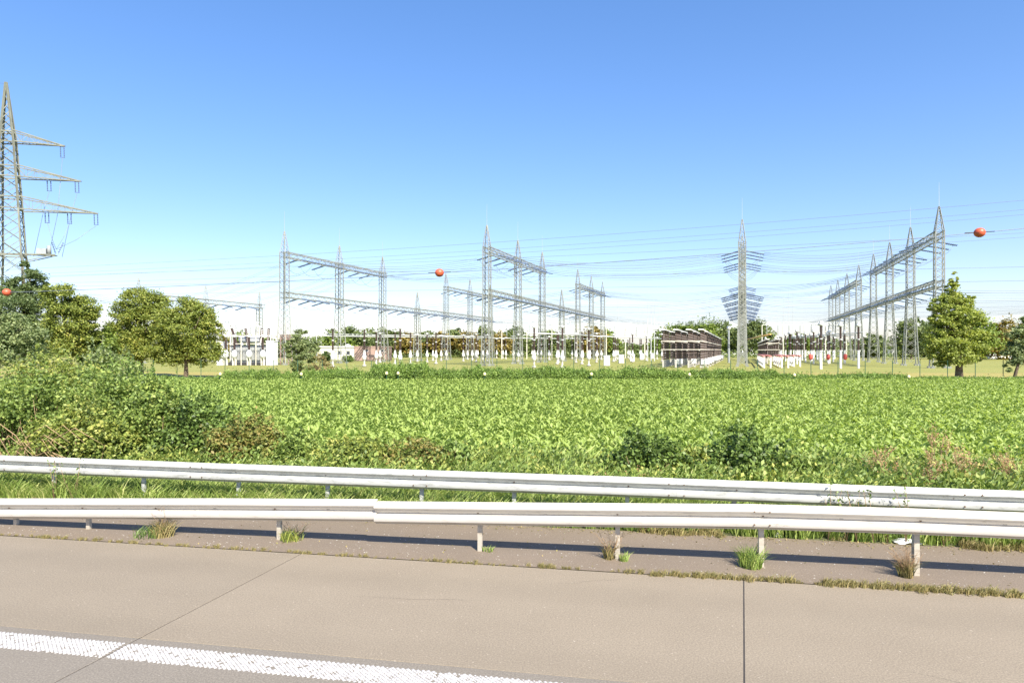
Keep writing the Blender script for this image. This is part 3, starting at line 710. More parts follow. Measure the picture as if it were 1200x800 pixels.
# white cabinets
c0 = None
for i, (px, py, lab) in enumerate(((711, 428.5, 'nearest and largest of the white cabinets on the lawn'), (728, 425.5, 'second of the white cabinets from the left'), (741, 423.5, 'middle one of five white cabinets'),
                                   (752, 421.6, 'fourth of the white cabinets from the left'), (764, 420.2, 'farthest white cabinet, beside the dark insulator racks'))):
    if c0 is None:
        o = c0 = empty('control_cabinet'); m = MB(); m.cbox((0, 0, 0), .95, .6, .12); m.build('plinth', M['concrete'], o)
        m = MB(); m.cbox((0, 0, .12), .9, .55, 1.35); m.build('body', M['white'], o)
        m = MB(); m.box(-.42, -.005, -.295, -.277, .2, 1.4); m.box(.005, .42, -.295, -.277, .2, 1.4); d_ = m.build('door', M['white'], o)
        m = MB(); m.box(.02, .06, -.32, -.296, .75, .9); m.build('handle', M['dark'], d_)
        m = MB(); m.add([(-.52, -.34, 1.47), (.52, -.34, 1.47), (.52, .34, 1.5), (-.52, .34, 1.5), (-.52, -.34, 1.53), (.52, -.34, 1.53), (.52, .34, 1.58), (-.52, .34, 1.58)], [(0, 3, 2, 1), (4, 5, 6, 7), (0, 1, 5, 4), (1, 2, 6, 5), (2, 3, 7, 6), (3, 0, 4, 7)]); m.build('canopy', M['lgrey'], o)
    else: o = copy_tree(c0)
    o.location = G(px, py); o.scale = (1.12,) * 3; o.rotation_euler = (0, 0, .1 * (i % 2)); tag(o, lab, 'cabinet', 'white cabinets on the switchyard lawn')
# racks of dark insulators, rows along the yard direction on both sides of the end-on gantry
def mk_rack(offs, ncol, dy, top):
    r = empty('insulator_rack'); im = MB(); im.lathe(ins_prof(1.2, top, .15, 12), 7, smooth=False); ime = im.mesh('rack_insulator', M['brown_ins'])
    pm = MB(); pm.cbox((0, 0, 0), .26, .26, 1.15); pme = pm.mesh('plinth', M['concrete'])
    for x in offs:
        for k in range(ncol): shared('rack_insulator', ime, r, (x, k * dy, 0)); shared('plinth', pme, r, (x, k * dy, 0))
    W0, W1 = min(offs), max(offs); L = (ncol - 1) * dy
    for z in (2.6, 3.9):
        m = MB()
        for x in offs: m.box(x - .3, x - .24, -.3, L + .3, z, z + .10)
        for k in range(ncol): m.box(W0 - .3, W1 + .3, k * dy - .3, k * dy - .24, z + .12, z + .22)
        m.build('tie_beam', M['cream'], r)
    m = MB()
    for x in offs: m.box(x - .1, x + .1, -.5, L + .5, top + .0, top + .12)
    for k in range(ncol): m.box(W0 - .3, W1 + .3, k * dy - .06, k * dy + .06, top + .125, top + .135)
    m.build('top_frame', M['dark'], r)
    for x in offs:
        m = MB(); m.box(x - .36, x + .36, -.62, L * .9, top + .14, top + .3); m.build('top_shield', M['white'], r)
    return r
ra = mk_rack([0, 1.9, 3.8, 5.6], 5, 2.1, 5.6)
dd = [103 + 11 * k for k in range(9)]
lab_o = ['nearest', 'second', 'third', 'fourth', 'fifth', 'sixth', 'seventh', 'eighth', 'farthest']
for i, d in enumerate(dd):
    o = ra if i == 0 else copy_tree(ra); o.location = row_pt(-12.2, d); o.rotation_euler = (0, 0, -RA)
    tag(o, '%s rack of dark insulators under white shields, left of the end-on gantry' % lab_o[i], 'insulator rack', 'dark insulator racks left of the end-on gantry')
rb = mk_rack([0, 2.0], 5, 2.1, 4.6)
for i, d in enumerate([112 + 11 * k for k in range(7)]):
    o = rb if i == 0 else copy_tree(rb); o.location = row_pt(5.0, d + 20); o.rotation_euler = (0, 0, -RA)
    tag(o, '%s low rack of dark insulators, right of the end-on gantry' % (lab_o[i] if i < 6 else 'farthest'), 'insulator rack', 'dark insulator racks right of the end-on gantry')
# low white boxes before and beside the left racks
wb = None
for i in range(12):
    off, d = (-9.9, 104) if i == 0 else ((-7.9, 106) if i == 1 else (-5.6, 101 + 9 * (i - 2)))
    if wb is None:
        o = wb = empty('terminal_box'); m = MB(); m.cbox((-.35, 0, 0), .25, .3, .55); m.cbox((.35, 0, 0), .25, .3, .55); m.build('footing', M['concrete'], o)
        m = MB(); m.cbox((0, 0, .55), 1.15, .7, .75); m.build('housing', M['white'], o); m = MB(); m.box(-.4, .4, -.37, -.352, .65, 1.2); m.build('door', M['lgrey'], o)
    else: o = copy_tree(wb)
    o.location = row_pt(off, d); o.rotation_euler = (0, 0, -RA)
    tag(o, ['white terminal box directly before the dark racks', 'white terminal box just right of the first'][i] if i < 2 else '%s white terminal box in the row beside the dark racks' % (['nearest', 'second', 'third', 'fourth', 'fifth', 'sixth', 'seventh', 'eighth', 'ninth', 'farthest'][i - 2]), 'terminal box', 'white terminal boxes by the dark racks')
# pipe frames with faded red tops right of the end-on gantry
def mk_frame(off, d0, n, step, label, z=1.75):
    r = tag(empty('pipe_barrier', row_pt(off, d0), -RA), label, 'barrier', 'faded red pipe barriers')
    pm = MB(); pm.box(-.11, .11, -.11, .11, 0, z - .1); pme = pm.mesh('post', M['white'])
    for k in range(n): shared('post', pme, r, (0, k * step, 0)); shared('post', pme, r, (.9, k * step, 0)) if k == 0 else None
    for x in (0, .9):
        m = MB(); m.tube([(x, -.4, z), (x, (n - 1) * step + .4, z)], .14, 8); m.build('top_pipe', M['pink'], r)
    return r
mk_frame(3.3, 100, 8, 6.5, 'faded red pipe on white posts, nearest the end-on gantry')
mk_frame(6.0, 101, 5, 6.5, 'second faded red pipe on white posts, farther right')
f = mk_frame(8.4, 108, 4, 4.5, 'short faded red pipe frame behind the second one')
m = MB(); a, b_ = Vector(P(903, 391.5, 128)), Vector(P(875, 397.5, 190)); m.tube([(0, 0, 0), b_ - a], .16, 6)
tag(m.build('busbar', M['orange'], None, a), 'orange yellow bar sloping over the right dark racks', 'busbar')
# globe lamp
gx, gy, _ = G(854, 425); r = tag(empty('globe_lamp', (gx, gy, 0)), 'grey lamp mast with a white globe left of the end-on gantry', 'lamp')
m = MB(); m.lathe([(.26, 0), (.24, 3), (.18, 7.0)], 10, smooth=False); m.build('mast', M['grey'], r)
m = MB(); m.lathe([(.42 * math.sin(a), 7.35 - .42 * math.cos(a)) for a in [math.pi * (i + .05) / 10.1 for i in range(11)]], 12); m.build('globe', M['white'], r)
# thin lightning masts
for i, (px, top, by, lab) in enumerate(((254, 347, 424, 'thin mast left above the transformer'), (272, 349, 425, 'second thin mast from the left above the transformer'), (289, 346, 424, 'third thin mast, tallest above the transformer'),
                                       (320, 354, 424, 'thin mast beside the leftmost tall tower'), (347, 352, 425, 'thin mast above the small grey-green tree'), (371, 371, 424, 'short thin mast left of the low pale building'),
                                       (759, 350, 423, 'left of three tall masts above the cabinets'), (763, 354, 423, 'middle of three tall masts above the cabinets'), (767, 356, 423, 'right of three tall masts above the cabinets'),
                                       (724, 345, 421, 'lone thin mast right of the far middle towers'), (170, 322, 418, 'distant slender mast above the left olive tree'), (918, 345, 419, 'left of three distant masts right of the end-on gantry'),
                                       (924, 336, 419, 'tallest of three distant masts right of the end-on gantry'), (929, 340, 419, 'right of three distant masts right of the end-on gantry'))):
    x, y, _ = G(px, by); H = CH + (HY - top) / F * y; r = tag(empty('lightning_mast', (x, y, 0)), lab, 'mast')
    m = MB(); m.bar((0, 0, 0), (0, 0, H * .8), .22, 8, .12); m.build('shaft', M['lgrey'], r)
    m = MB(); m.bar((0, 0, H * .8), (0, 0, H), .08, 6, .03); m.build('rod', M['rod'], r)

# transformer yard at the left
td = 118.0
def TP(px): return (px - 600) / F * td
tr = tag(empty('power_transformer', (TP(288), td + 3, 0)), 'grey power transformer with slanted dark bushings behind the olive trees', 'transformer')
m = MB(); m.box(-3.4, 3.4, -1.4, 1.4, .5, 3.4); m.box(-3.6, 3.6, -1.5, 1.5, 3.4, 3.55); m.build('tank', M['grey'], tr)
m = MB(); m.box(-3.8, 3.8, -1.9, 1.9, 0, .5); m.build('plinth', M['dark'], tr)
rm = MB(); rm.box(-.03, .03, -2.0, -1.41, .9, 3.2); rme = rm.mesh('radiator_fin', M['lgrey'])
for k in range(22): shared('radiator_fin', rme, tr, (-3.1 + .28 * k + (.5 if k > 10 else 0), 0, 0))
m = MB(); m.tube([(-2.6, .6, 4.6), (1.2, .6, 4.6)], .5, 12); m.bar((-2, .6, 3.5), (-2, .6, 4.2), .2); m.bar((.8, .6, 3.5), (.8, .6, 4.2), .2); m.build('conservator', M['lgrey'], tr)
for x, dx in ((-2.6, -.9), (-.6, -.4), (1.6, .4), (2.9, .3)):
    m = MB(); p, q = Vector((x, -.4, 3.5)), Vector((x + dx, -.6, 6.6)); n = 18
    m.tube([p.lerp(q, i / n) for i in range(n + 1)], [.16 if i % 2 else .26 for i in range(n + 1)], 8, False); m.build('bushing', M['brown_ins'], tr)
for i, (px, wdt, top, lab) in enumerate(((259, 7, 401, 'white fire wall left of the transformer'), (317.5, 9, 400, 'white fire wall right of the transformer'))):
    m = MB(); h = CH + (HY - top) / F * td; wd = wdt / F * td; m.box(-wd / 2, wd / 2, -.5, 1.6, 0, h); m.box(-wd / 2 - .06, wd / 2 + .06, -.56, 1.66, h, h + .15)
    tag(m.build('fire_wall', M['white'], None, (TP(px), td, 0)), lab, 'wall')
vt = None
for i, (px, lab) in enumerate(((268, 'dark column on pale legs left of the round tanks'), (278, 'leftmost round white tank with dark bushing before the transformer'), (295, 'middle round white tank with dark bushing before the transformer'), (311, 'rightmost round white tank with dark bushing'))):
    if vt is None:
        o = vt = empty('voltage_transformer'); m = MB()
        for a in (-.22, .22):
            for b_ in (-.22, .22): m.bar((a, b_, 0), (a, b_, 1.3), .12)
        m.build('stand', M['cream'], o)
        m = MB(); m.lathe([(.1, 1.15), (.35, 1.3), (.52, 1.6), (.52, 2.2), (.3, 2.6), (.2, 2.7)], 12); m.build('round_tank', M['lgrey'], o)
        m = MB(); m.lathe(ins_prof(2.7, 4.9, .24, 12), 8, smooth=False); m.build('bushing', M['brown_ins'], o)
        m = MB(); m.lathe([(.25, 4.9), (.3, 5.0), (.3, 5.3), (.1, 5.4)], 8); m.build('cap', M['lgrey'], o)
    else: o = copy_tree(vt)
    o.location = (TP(px), td - 1.2, 0); tag(o, lab, 'voltage transformer', 'round tanks before the transformer')
m = MB(); 
for k in range(4): m.bar((k * 2.6, 0, 0), (k * 2.6, 0, 5.2), .14)
m.bar((0, 0, 5.2), (7.8, 0, 5.2), .18); m.bar((0, 0, 3.8), (7.8, 0, 3.8), .12); m.bar((0, 3, 5.2), (7.8, 3, 5.2), .18)
for k in range(4): m.bar((k * 2.6, 0, 5.2), (k * 2.6, 3, 5.2), .12); m.bar((k * 2.6, 3, 0), (k * 2.6, 3, 5.2), .14)
tag(m.build('pipe_rack', M['cream'], None, (TP(266), td - .2, 0)), 'cream steel frame standing over the round tanks', 'frame')
m = MB(); m.box(0, 1.7, 0, 2.0, 4.6, 5.6); m.bar((.1, .1, 0), (.1, .1, 4.6), .2); m.bar((1.6, .1, 0), (1.6, .1, 4.6), .2); m.bar((.1, 1.9, 0), (.1, 1.9, 4.6), .2); m.bar((1.6, 1.9, 0), (1.6, 1.9, 4.6), .2)
tag(m.build('raised_tank', M['brickw'], None, (TP(313), td + 6.5, 0)), 'brown raised tank behind the right fire wall', 'tank')

# ------------------------------------------------------------------ buildings
def building(name, x0, x1, top, base, depth, wall, label, wins, rmat, rz=.0, over=.25):
    a = G(x0, base); b_ = G(x1, base); H = CH + (HY - top) / F * a[1]; L = b_[0] - a[0]
    r = tag(empty(name, (a[0], a[1], 0), rz), label, 'building')
    m = MB()                                        # front wall with true window openings
    xs = [0] + [v for w0, w1, *_ in wins for v in (L * w0, L * w1)] + [L]
    for i in range(len(xs) - 1):
        if i % 2 == 0: m.box(xs[i], xs[i + 1], 0, .25, 0, H - .3)
        else:
            w_ = wins[i // 2]; m.box(xs[i], xs[i + 1], 0, .25, 0, H * w_[2]); m.box(xs[i], xs[i + 1], 0, .25, H * w_[3], H - .3)
    m.box(0, .25, .25, depth, 0, H - .3); m.box(L - .25, L, .25, depth, 0, H - .3); m.box(.25, L - .25, depth - .25, depth, 0, H - .3); m.build('wall', wall, r)
    m = MB(); m.box(-over, L + over, -over, depth + over, H - .3, H); m.build('roof', rmat, r)
    for w0, w1, z0, z1 in wins:
        m = MB(); a0, a1, b0, b1 = L * w0, L * w1, H * z0, H * z1; fw = .07
        m.box(a0, a1, .08, .14, b0, b0 + fw); m.box(a0, a1, .08, .14, b1 - fw, b1); m.box(a0, a0 + fw, .08, .14, b0 + fw, b1 - fw); m.box(a1 - fw, a1, .08, .14, b0 + fw, b1 - fw); wn = m.build('window', M['white'], r)
        m = MB(); m.box(a0 + fw, a1 - fw, .1, .12, b0 + fw, b1 - fw); m.build('pane', M['glass'], wn)
    return r
bd = building('low_building', 371, 414.5, 405.5, 421.5, 9, M['palewall'], 'long low pale building with white roof edge behind the small tree', [(.18, .28, .35, .65), (.58, .68, .35, .65), (.80, .90, .35, .65)], M['white'])
m = MB(); m.lathe([(.9, 0), (.85, .3), (.5, .55), (.1, .65)], 12, (7.6, 4, 3.7)); m.build('roof_dome', M['white'], bd)
building('brown_building', 415.3, 452.5, 405.5, 422.5, 8, M['brickw'], 'small brown flat-roofed building right of the pale one', [(.34, .44, .62, .78), (.82, .92, .62, .78)], M['brickw'], over=.1)
building('white_hall', 800, 893, 407, 416.2, 20, M['white'], 'low distant white hall glimpsed behind the dark racks', [(.3, .4, .4, .7), (.6, .7, .4, .7)], M['white'])
building('white_hall', 905, 960, 411.5, 416.0, 20, M['white'], 'low distant white hall behind the white pole insulators', [(.2, .3, .4, .7)], M['white'])
building('white_hall', 1045, 1075, 410, 417.5, 12, M['white'], 'small distant white shed between the right dark trees', [(.3, .5, .4, .7)], M['white'])
building('white_hall', 1160, 1192, 415, 420, 12, M['white'], 'small distant white shed at the right edge under trees', [(.3, .4, .4, .7)], M['white'])
building('white_hall', 593, 660, 409.5, 415.8, 15, M['white'], 'low distant white hall behind the middle gantry row', [(.3, .4, .4, .7)], M['white'])

# ------------------------------------------------------------------ fence, marker posts
fr = tag(empty('mesh_fence', (-60, 78, 0)), 'thin green wire fence with slim posts along the switchyard lawn', 'fence')
pm = MB(); pm.bar((0, 0, 0), (0, 0, 1.75), .06, 6); pm.bar((0, 0, 1.75), (0, -.16, 1.95), .04, 5); pme = pm.mesh('post', M['fencegreen'])
A0, B0 = Vector((-46, 64.5, 0)), Vector((62, 57.5, 0)); nf = 47
for k in range(nf):
    p = A0.lerp(B0, k / (nf - 1)); o = shared('post', pme, fr, p - Vector(fr.location))
m = MB()
for z in (.15, .7, 1.25, 1.7): m.bar(A0 - fr.location + Vector((0, 0, z)), B0 - fr.location + Vector((0, 0, z)), .007, 3)
m.build('strand', M['fencegreen'], fr)
for i, (px, py, lab) in enumerate(((258, 438, 'leftmost pale yellow marker cap in the hedge'), (353, 438, 'pale yellow marker cap in the gap of the hedge'), (453, 437, 'left of the paired yellow marker caps'), (466.5, 437, 'right of the paired yellow marker caps'),
                                  (568, 438, 'yellow marker cap under the middle gantry'), (693, 438, 'yellow marker cap below the white cabinets'), (808, 438.5, 'yellow marker cap below the dark racks'), (931, 439, 'yellow marker cap below the red pipe frames'), (1065, 441, 'yellow marker cap left of the lone tree'))):
    d = 52.0; x, y, z = P(px, py, d); r = tag(empty('marker_post', (x, y, 0)), lab, 'marker post', 'yellow-capped marker posts in the hedge')
    m = MB(); m.bar((0, 0, 0), (0, 0, z - .1), .05, 6); m.build('stake', M['fencegreen'], r)
    m = MB(); m.lathe([(.10, z - .13), (.12, z - .02), (.07, z + .10), (.01, z + .12)], 10); m.build('cap', M['yellowcap'], r)

# ------------------------------------------------------------------ vegetation
def leaves_mesh(name, pts, size, mat, rng, up=.35, aspect=.55, nrm=None, tall=False):
    """one folded four-cornered leaf per point"""
    n = len(pts); d = rng.normal(size=(n, 3)); d[:, 2] = d[:, 2] * .7 + (1.3 if tall else 0); d /= np.linalg.norm(d, axis=1)[:, None] + 1e-9
    nr = rng.normal(size=(n, 3)); 
    if nrm is not None: nr = nr * .75 + nrm
    nr[:, 2] += up; s = np.cross(d, nr); s /= np.linalg.norm(s, axis=1)[:, None] + 1e-9
    u = np.cross(s, d)
    L = size * (.6 + .8 * rng.random(n))[:, None]; W = L * aspect
    v0 = pts - d * L * .5; v1 = pts + s * W * .5 + u * L * .08; v2 = pts + d * L * .5 - u * L * .08; v3 = pts - s * W * .5 + u * L * .08
    V = np.stack([v0, v1, v2, v3], 1).reshape(-1, 3); Fc = np.arange(4 * n).reshape(n, 4)
    return mesh_np(name, V, Fc, mat)
def clump_points(blobs, n, rng, clumps=40, sig=.16, shell=(.55, 1.0)):
    """blobs: (cx,cy,cz,rx,ry,rz); leaves gathered in clumps through the outer part of each blob"""
    vol = np.array([b_[3] * b_[4] + b_[4] * b_[5] + b_[3] * b_[5] for b_ in blobs]); vol = vol / vol.sum(); out = []; nr = []
    for b_, fr_ in zip(blobs, vol):
        k = max(6, int(clumps * fr_ * len(blobs) ** .5)); nn = int(n * fr_); c = np.array(b_[:3]); r = np.array(b_[3:6])
        d = rng.normal(size=(k, 3)); d /= np.linalg.norm(d, axis=1)[:, None]; rad = shell[0] + (shell[1] - shell[0]) * rng.random(k) ** .6 + np.where(rng.random(k) < .14, .22 * rng.random(k), 0)
        cc = c + d * rad[:, None] * r
        wts = .4 + rng.random(k); wts /= wts.sum(); idx = rng.choice(k, nn, p=wts); sg = sig * (.6 + .9 * rng.random(k))
        off = rng.normal(size=(nn, 3)) * sg[idx][:, None] * r.mean() * np.array([1.15, 1.15, .75])
        pts = cc[idx] + off; out.append(pts); v = (pts - c) / r; nr.append(v / (np.linalg.norm(v, axis=1)[:, None] + 1e-6))
    return np.concatenate(out), np.concatenate(nr)
def tree(name, loc, H, blobs, n, size, mat, label, trunk=(.3, .4), seed=0, group=None, cat='tree', limbs=8, sig=.13, clumps=100, lean=(0, 0)):
    rng = np.random.default_rng(seed); r = tag(empty(name, loc), label, cat, group)
    pts, nr = clump_points(blobs, n, rng, clumps, sig); pts[:, 2] = np.maximum(pts[:, 2], .1)
    o = bpy.data.objects.new('crown', leaves_mesh('crown', pts, size, mat, rng, nrm=nr * .8)); link(o, r)
    m = MB(); th = trunk[1] * H
    base = [(0, 0, -.1), (0, 0, .25), (lean[0] * .3, lean[1] * .3, th * .5), (lean[0], lean[1], th), (lean[0] * 1.2, 0, H * .82)]
    m.tube(base, [trunk[0] * 1.5, trunk[0] * 1.05, trunk[0] * .85, trunk[0] * .7, trunk[0] * .1], 9)
    for k in range(limbs):
        b_ = blobs[k % len(blobs)]; z0 = th * (.7 + .5 * rng.random()); d = rng.normal(size=3)
        e = Vector((b_[0] + d[0] * b_[3] * .4, b_[1] + d[1] * b_[4] * .4, b_[2] + abs(d[2]) * b_[5] * .3)); s0 = Vector((lean[0] * .8, lean[1] * .8, z0)); mid = s0.lerp(e, .5) + Vector((0, 0, .05 * H))
        m.tube([s0, mid, e], [trunk[0] * .5, trunk[0] * .3, trunk[0] * .06], 6)
    m.build('trunk', M['bark'], r); return r
def pxblobs(d, base, L, rd=None):
    """blobs given in photo pixels (cx, cy, rx, ry) relative to a tree standing at distance d, base column px"""
    out = []; rng = np.random.default_rng(int(base * 7) % 999)
    for cx, cy, rx, ry in L:
        out.append(((cx - base) / F * d, rng.normal() * rx * .25 / F * d, CH + (HY - cy) / F * d, rx / F * d, rx / F * d, ry / F * d))
    return out
def ptree(name, px, d, L, n, size, mat, label, **kw):
    bl = pxblobs(d, px, L); H = max(b_[2] + b_[5] for b_ in bl)
    return tree(name, ((px - 600) / F * d, d, 0), H, bl, n, size, mat, label, **kw)
# lone tree at the right
ptree('lone_tree', 1124, 60, [(1117, 328, 4, 9), (1117, 337, 7, 10), (1120, 349, 12, 8), (1107, 352, 9, 7), (1094, 359, 8, 5), (1131, 357, 11, 7), (1138, 351, 5, 5), (1113, 364, 16, 9), (1101, 375, 13, 7), (1128, 372, 17, 9), (1141, 376, 9, 6), (1113, 384, 18, 8), (1095, 391, 12, 7), (1133, 391, 17, 8), (1149, 393, 9, 6), (1108, 402, 22, 9), (1132, 405, 21, 8), (1151, 408, 7, 6), (1101, 415, 14, 7), (1122, 418, 21, 8), (1142, 419, 9, 5), (1105, 425, 9, 4), (1089, 402, 5, 4)],
      42000, .19, LF['tree_lone'], 'lone olive-green tree with thick dark trunk before the right gantry', trunk=(.33, .24), seed=4, limbs=13, sig=.12, clumps=170)
ptree('edge_tree', 1189, 58, [(1196, 400, 14, 16), (1186, 418, 10, 9), (1204, 415, 16, 14), (1206, 385, 12, 14), (1181, 428, 6, 6), (1199, 380, 7, 10)], 12000, .18, LF['tree_grey'], 'small tree cut by the right edge, leaning trunk', trunk=(.16, .25), seed=8, limbs=6, lean=(.3, 0), clumps=40)
# two round olive trees at the left and the mixed group at the edge
ptree('olive_tree', 165, 68, [(165, 358, 26, 20), (150, 378, 20, 20), (172, 385, 28, 24), (163, 405, 28, 18), (180, 362, 18, 18), (186, 402, 18, 22), (190, 380, 12, 16)], 46000, .2, LF['tree_olive'], 'left of the pair of round olive trees with rusty tint', trunk=(.28, .25), seed=11)
ptree('olive_tree', 218, 64, [(212, 365, 22, 18), (233, 374, 18, 20), (195, 380, 20, 20), (218, 390, 32, 22), (240, 398, 17, 20), (200, 408, 26, 18), (232, 414, 24, 14), (246, 380, 10, 12)], 44000, .19, LF['tree_olive'], 'right of the pair of round olive trees, throwing shade on the lawn', trunk=(.22, .22), seed=12, limbs=10)
ptree('dark_conifer', 28, 64, [(26, 314, 9, 12), (30, 330, 18, 14), (20, 345, 26, 16), (40, 350, 20, 16), (28, 370, 34, 22), (26, 395, 36, 22)], 36000, .19, LF['conifer'], 'grey-green conifer rising before the pylon at the left edge', trunk=(.25, .4), seed=13)
ptree('leafy_tree', 82, 60, [(72, 350, 22, 16), (92, 360, 18, 16), (80, 375, 28, 20), (98, 385, 14, 20), (74, 400, 26, 18)], 30000, .2, LF['tree_olive'], 'yellow-green leafy tree right of the grey-green conifer', trunk=(.25, .3), seed=14)
ptree('grey_tree', -10, 48, [(-10, 386, 36, 22), (20, 392, 24, 22), (-30, 400, 30, 26), (10, 410, 36, 16)], 14000, .2, LF['tree_grey'], 'dark greyish tree cut by the left edge below the conifer', trunk=(.2, .3), seed=15)
ptree('round_tree', 120, 62, [(118, 405, 14, 22), (105, 412, 16, 16), (132, 415, 12, 16)], 7000, .25, LF['tree'], 'lower green tree between the leafy tree and the olive pair', trunk=(.15, .3), seed=16)
ptree('small_tree', 352, 74, [(352, 398, 11, 13), (346, 412, 9, 14), (362, 412, 11, 12), (356, 424, 13, 10), (344, 430, 6, 8), (368, 405, 6, 8)], 9000, .22, LF['tree_grey'], 'small grey-green tree before the long low building', trunk=(.1, .3), seed=17, clumps=40)
ptree('dry_shrub', 375, 70, [(375, 424, 8, 12), (368, 432, 9, 8), (382, 433, 9, 7)], 1800, .16, LF['dry'], 'dry brown shrub right of the small grey-green tree', trunk=(.06, .3), seed=18, cat='shrub', clumps=24)
# trees beyond the yard: (px, top, half width, base row, leaf kind, label)
FT = [(392, 388, 18, 419.5, 'tree', 'bright green round tree behind the low pale building'), (412, 382, 22, 418.5, 'far', 'tallest tree behind the brown building'), (436, 384, 20, 418.0, 'far', 'dark tree right of the tallest above the brown building'),
      (458, 387, 20, 418.3, 'far', 'tree between the brown building and the low tower'), (478, 390, 17, 418.5, 'autumn', 'rusty tree behind the low tower'), (500, 387, 18, 418.2, 'far', 'dark tree left of the left marker ball column'),
      (518, 390, 16, 418.4, 'autumn', 'orange-brown tree between the left and middle rows'), (535, 386, 17, 418.1, 'far', 'green tree left of the middle gantry row'), (552, 388, 16, 418.5, 'autumn', 'rusty tree just left of the middle gantry row'),
      (566, 383, 15, 418.2, 'far', 'dark pointed tree behind the first middle tower'), (585, 389, 16, 418.4, 'autumn', 'rusty tree behind the first bay of the middle row'), (604, 384, 17, 418.0, 'far', 'dark tree behind the second middle tower'),
      (628, 393, 16, 417.8, 'far', 'low green tree right of the second middle tower'), (650, 387, 20, 418.0, 'far', 'broad green tree behind the third middle tower'), (676, 392, 15, 418.0, 'far', 'green tree left of the orange-brown one'),
      (694, 383, 17, 418.8, 'autumn', 'bright orange-brown tree behind the far middle towers'), (712, 386, 14, 418.5, 'tree', 'green tree right of the orange-brown one'),
      (790, 378, 24, 417.0, 'tree', 'green tree above the left end of the dark racks'), (820, 374, 28, 417.2, 'tree', 'broad green tree above the middle of the dark racks'), (846, 376, 22, 417.0, 'far', 'dark tree behind the globe lamp'),
      (884, 375, 22, 417.4, 'far', 'dark round tree directly right of the end-on gantry'), (935, 390, 16, 419.0, 'tree', 'small green tree among the white pole insulators'),
      (1022, 390, 15, 419.2, 'far', 'dark round tree under the far right towers'), (1068, 371, 20, 420.5, 'far', 'dark tall round tree behind the right gantry'), (1092, 376, 22, 420.3, 'far', 'dark tree just left behind the lone tree'),
      (1150, 372, 22, 421.5, 'tree', 'green tree right behind the lone tree'), (1180, 373, 22, 421.0, 'autumn', 'brownish round tree right behind the lone tree'), (1210, 374, 24, 421.0, 'tree', 'green tree at the far right edge'),
      (1240, 372, 26, 421.0, 'far', 'dark tree beyond the right edge'), (1290, 370, 30, 421.0, 'tree', 'tree well beyond the right edge'),
      (310, 396, 20, 420.0, 'far', 'tree behind the right fire wall'), (285, 388, 16, 420.0, 'tree', 'tree behind the transformer bushings'), (268, 392, 14, 420.0, 'autumn', 'rusty tree behind the left fire wall'), (240, 395, 22, 420.0, 'far', 'dark tree mostly behind the right olive tree'),
      (-60, 380, 60, 424, 'far', 'dark tree beyond the left edge'), (335, 398, 14, 419, 'far', 'low tree behind the leftmost tall tower'), (1122, 380, 18, 420.5, 'far', 'dark tree hidden behind the lone tree'), (745, 404, 8, 417.5, 'far', 'low shrub right of the white cabinets')]
for i, (px, top, hw, by, k, lab) in enumerate(FT):
    d = GD(by); rr = np.random.default_rng(100 + i); L = []
    hgt = by - top; nb = 7
    for j in range(nb):
        a = rr.random() * 2 - 1; cy = top + hgt * (.22 + .55 * rr.random()); wd = hw * (1 - .5 * abs(a))
        ry = hgt * (.2 + .1 * rr.random()); cy = max(cy, top + ry * .9 + abs(a) * hgt * .2)
        L.append((px + a * hw * .62, cy, hw * (.42 + .2 * rr.random()), ry))
    L.append((px, top + hgt * .28, hw * .55, hgt * .27)); L.append((px, top + hgt * .62, hw * .9, hgt * .3))
    ptree('distant_tree', px, d, L, 5200, .85 * d / 220, LF[k], lab, trunk=(.3, .3), seed=200 + i, group='trees beyond the switchyard', limbs=5, sig=.2, clumps=50)
# clipped round shrubs before the pale building
for px, hw, top, lab in ((383, 5, 412, 'dark clipped shrub before the left part of the pale building'), (408, 7, 416.5, 'low clipped shrub before the right end of the pale building')):
    d = GD(424.0); ptree('clipped_shrub', px, d, [(px, (top + 424) / 2, hw, (424 - top) / 2)], 1500, .3, LF['bush_dark'], lab, trunk=(.1, .3), seed=int(px), cat='shrub')
# far low undergrowth along the yard's far side
rng = np.random.default_rng(77)
pts = []
for k in range(16000):
    px = rng.uniform(-150, 1350); d = rng.uniform(232, 270); pts.append(((px - 600) / F * d, d, abs(rng.normal()) * 1.1))
o = bpy.data.objects.new('undergrowth', leaves_mesh('undergrowth', np.array(pts), .9, LF['far'], rng)); link(o); tag(o, 'low dark undergrowth along the far side of the switchyard', 'undergrowth', kind='stuff')
# a wood far behind everything
pts = []
for k in range(30000):
    X = rng.uniform(-900, 900); d = 520 + 60 * rng.random(); h = 9 + 3 * math.sin(X * .03) + 2 * math.sin(X * .11); pts.append((X, d, h * rng.random() ** .7))
o = bpy.data.objects.new('far_wood', leaves_mesh('far_wood', np.array(pts), 3.0, LF['far'], rng)); link(o); tag(o, 'far-off low wood along the horizon', 'wood', kind='stuff')

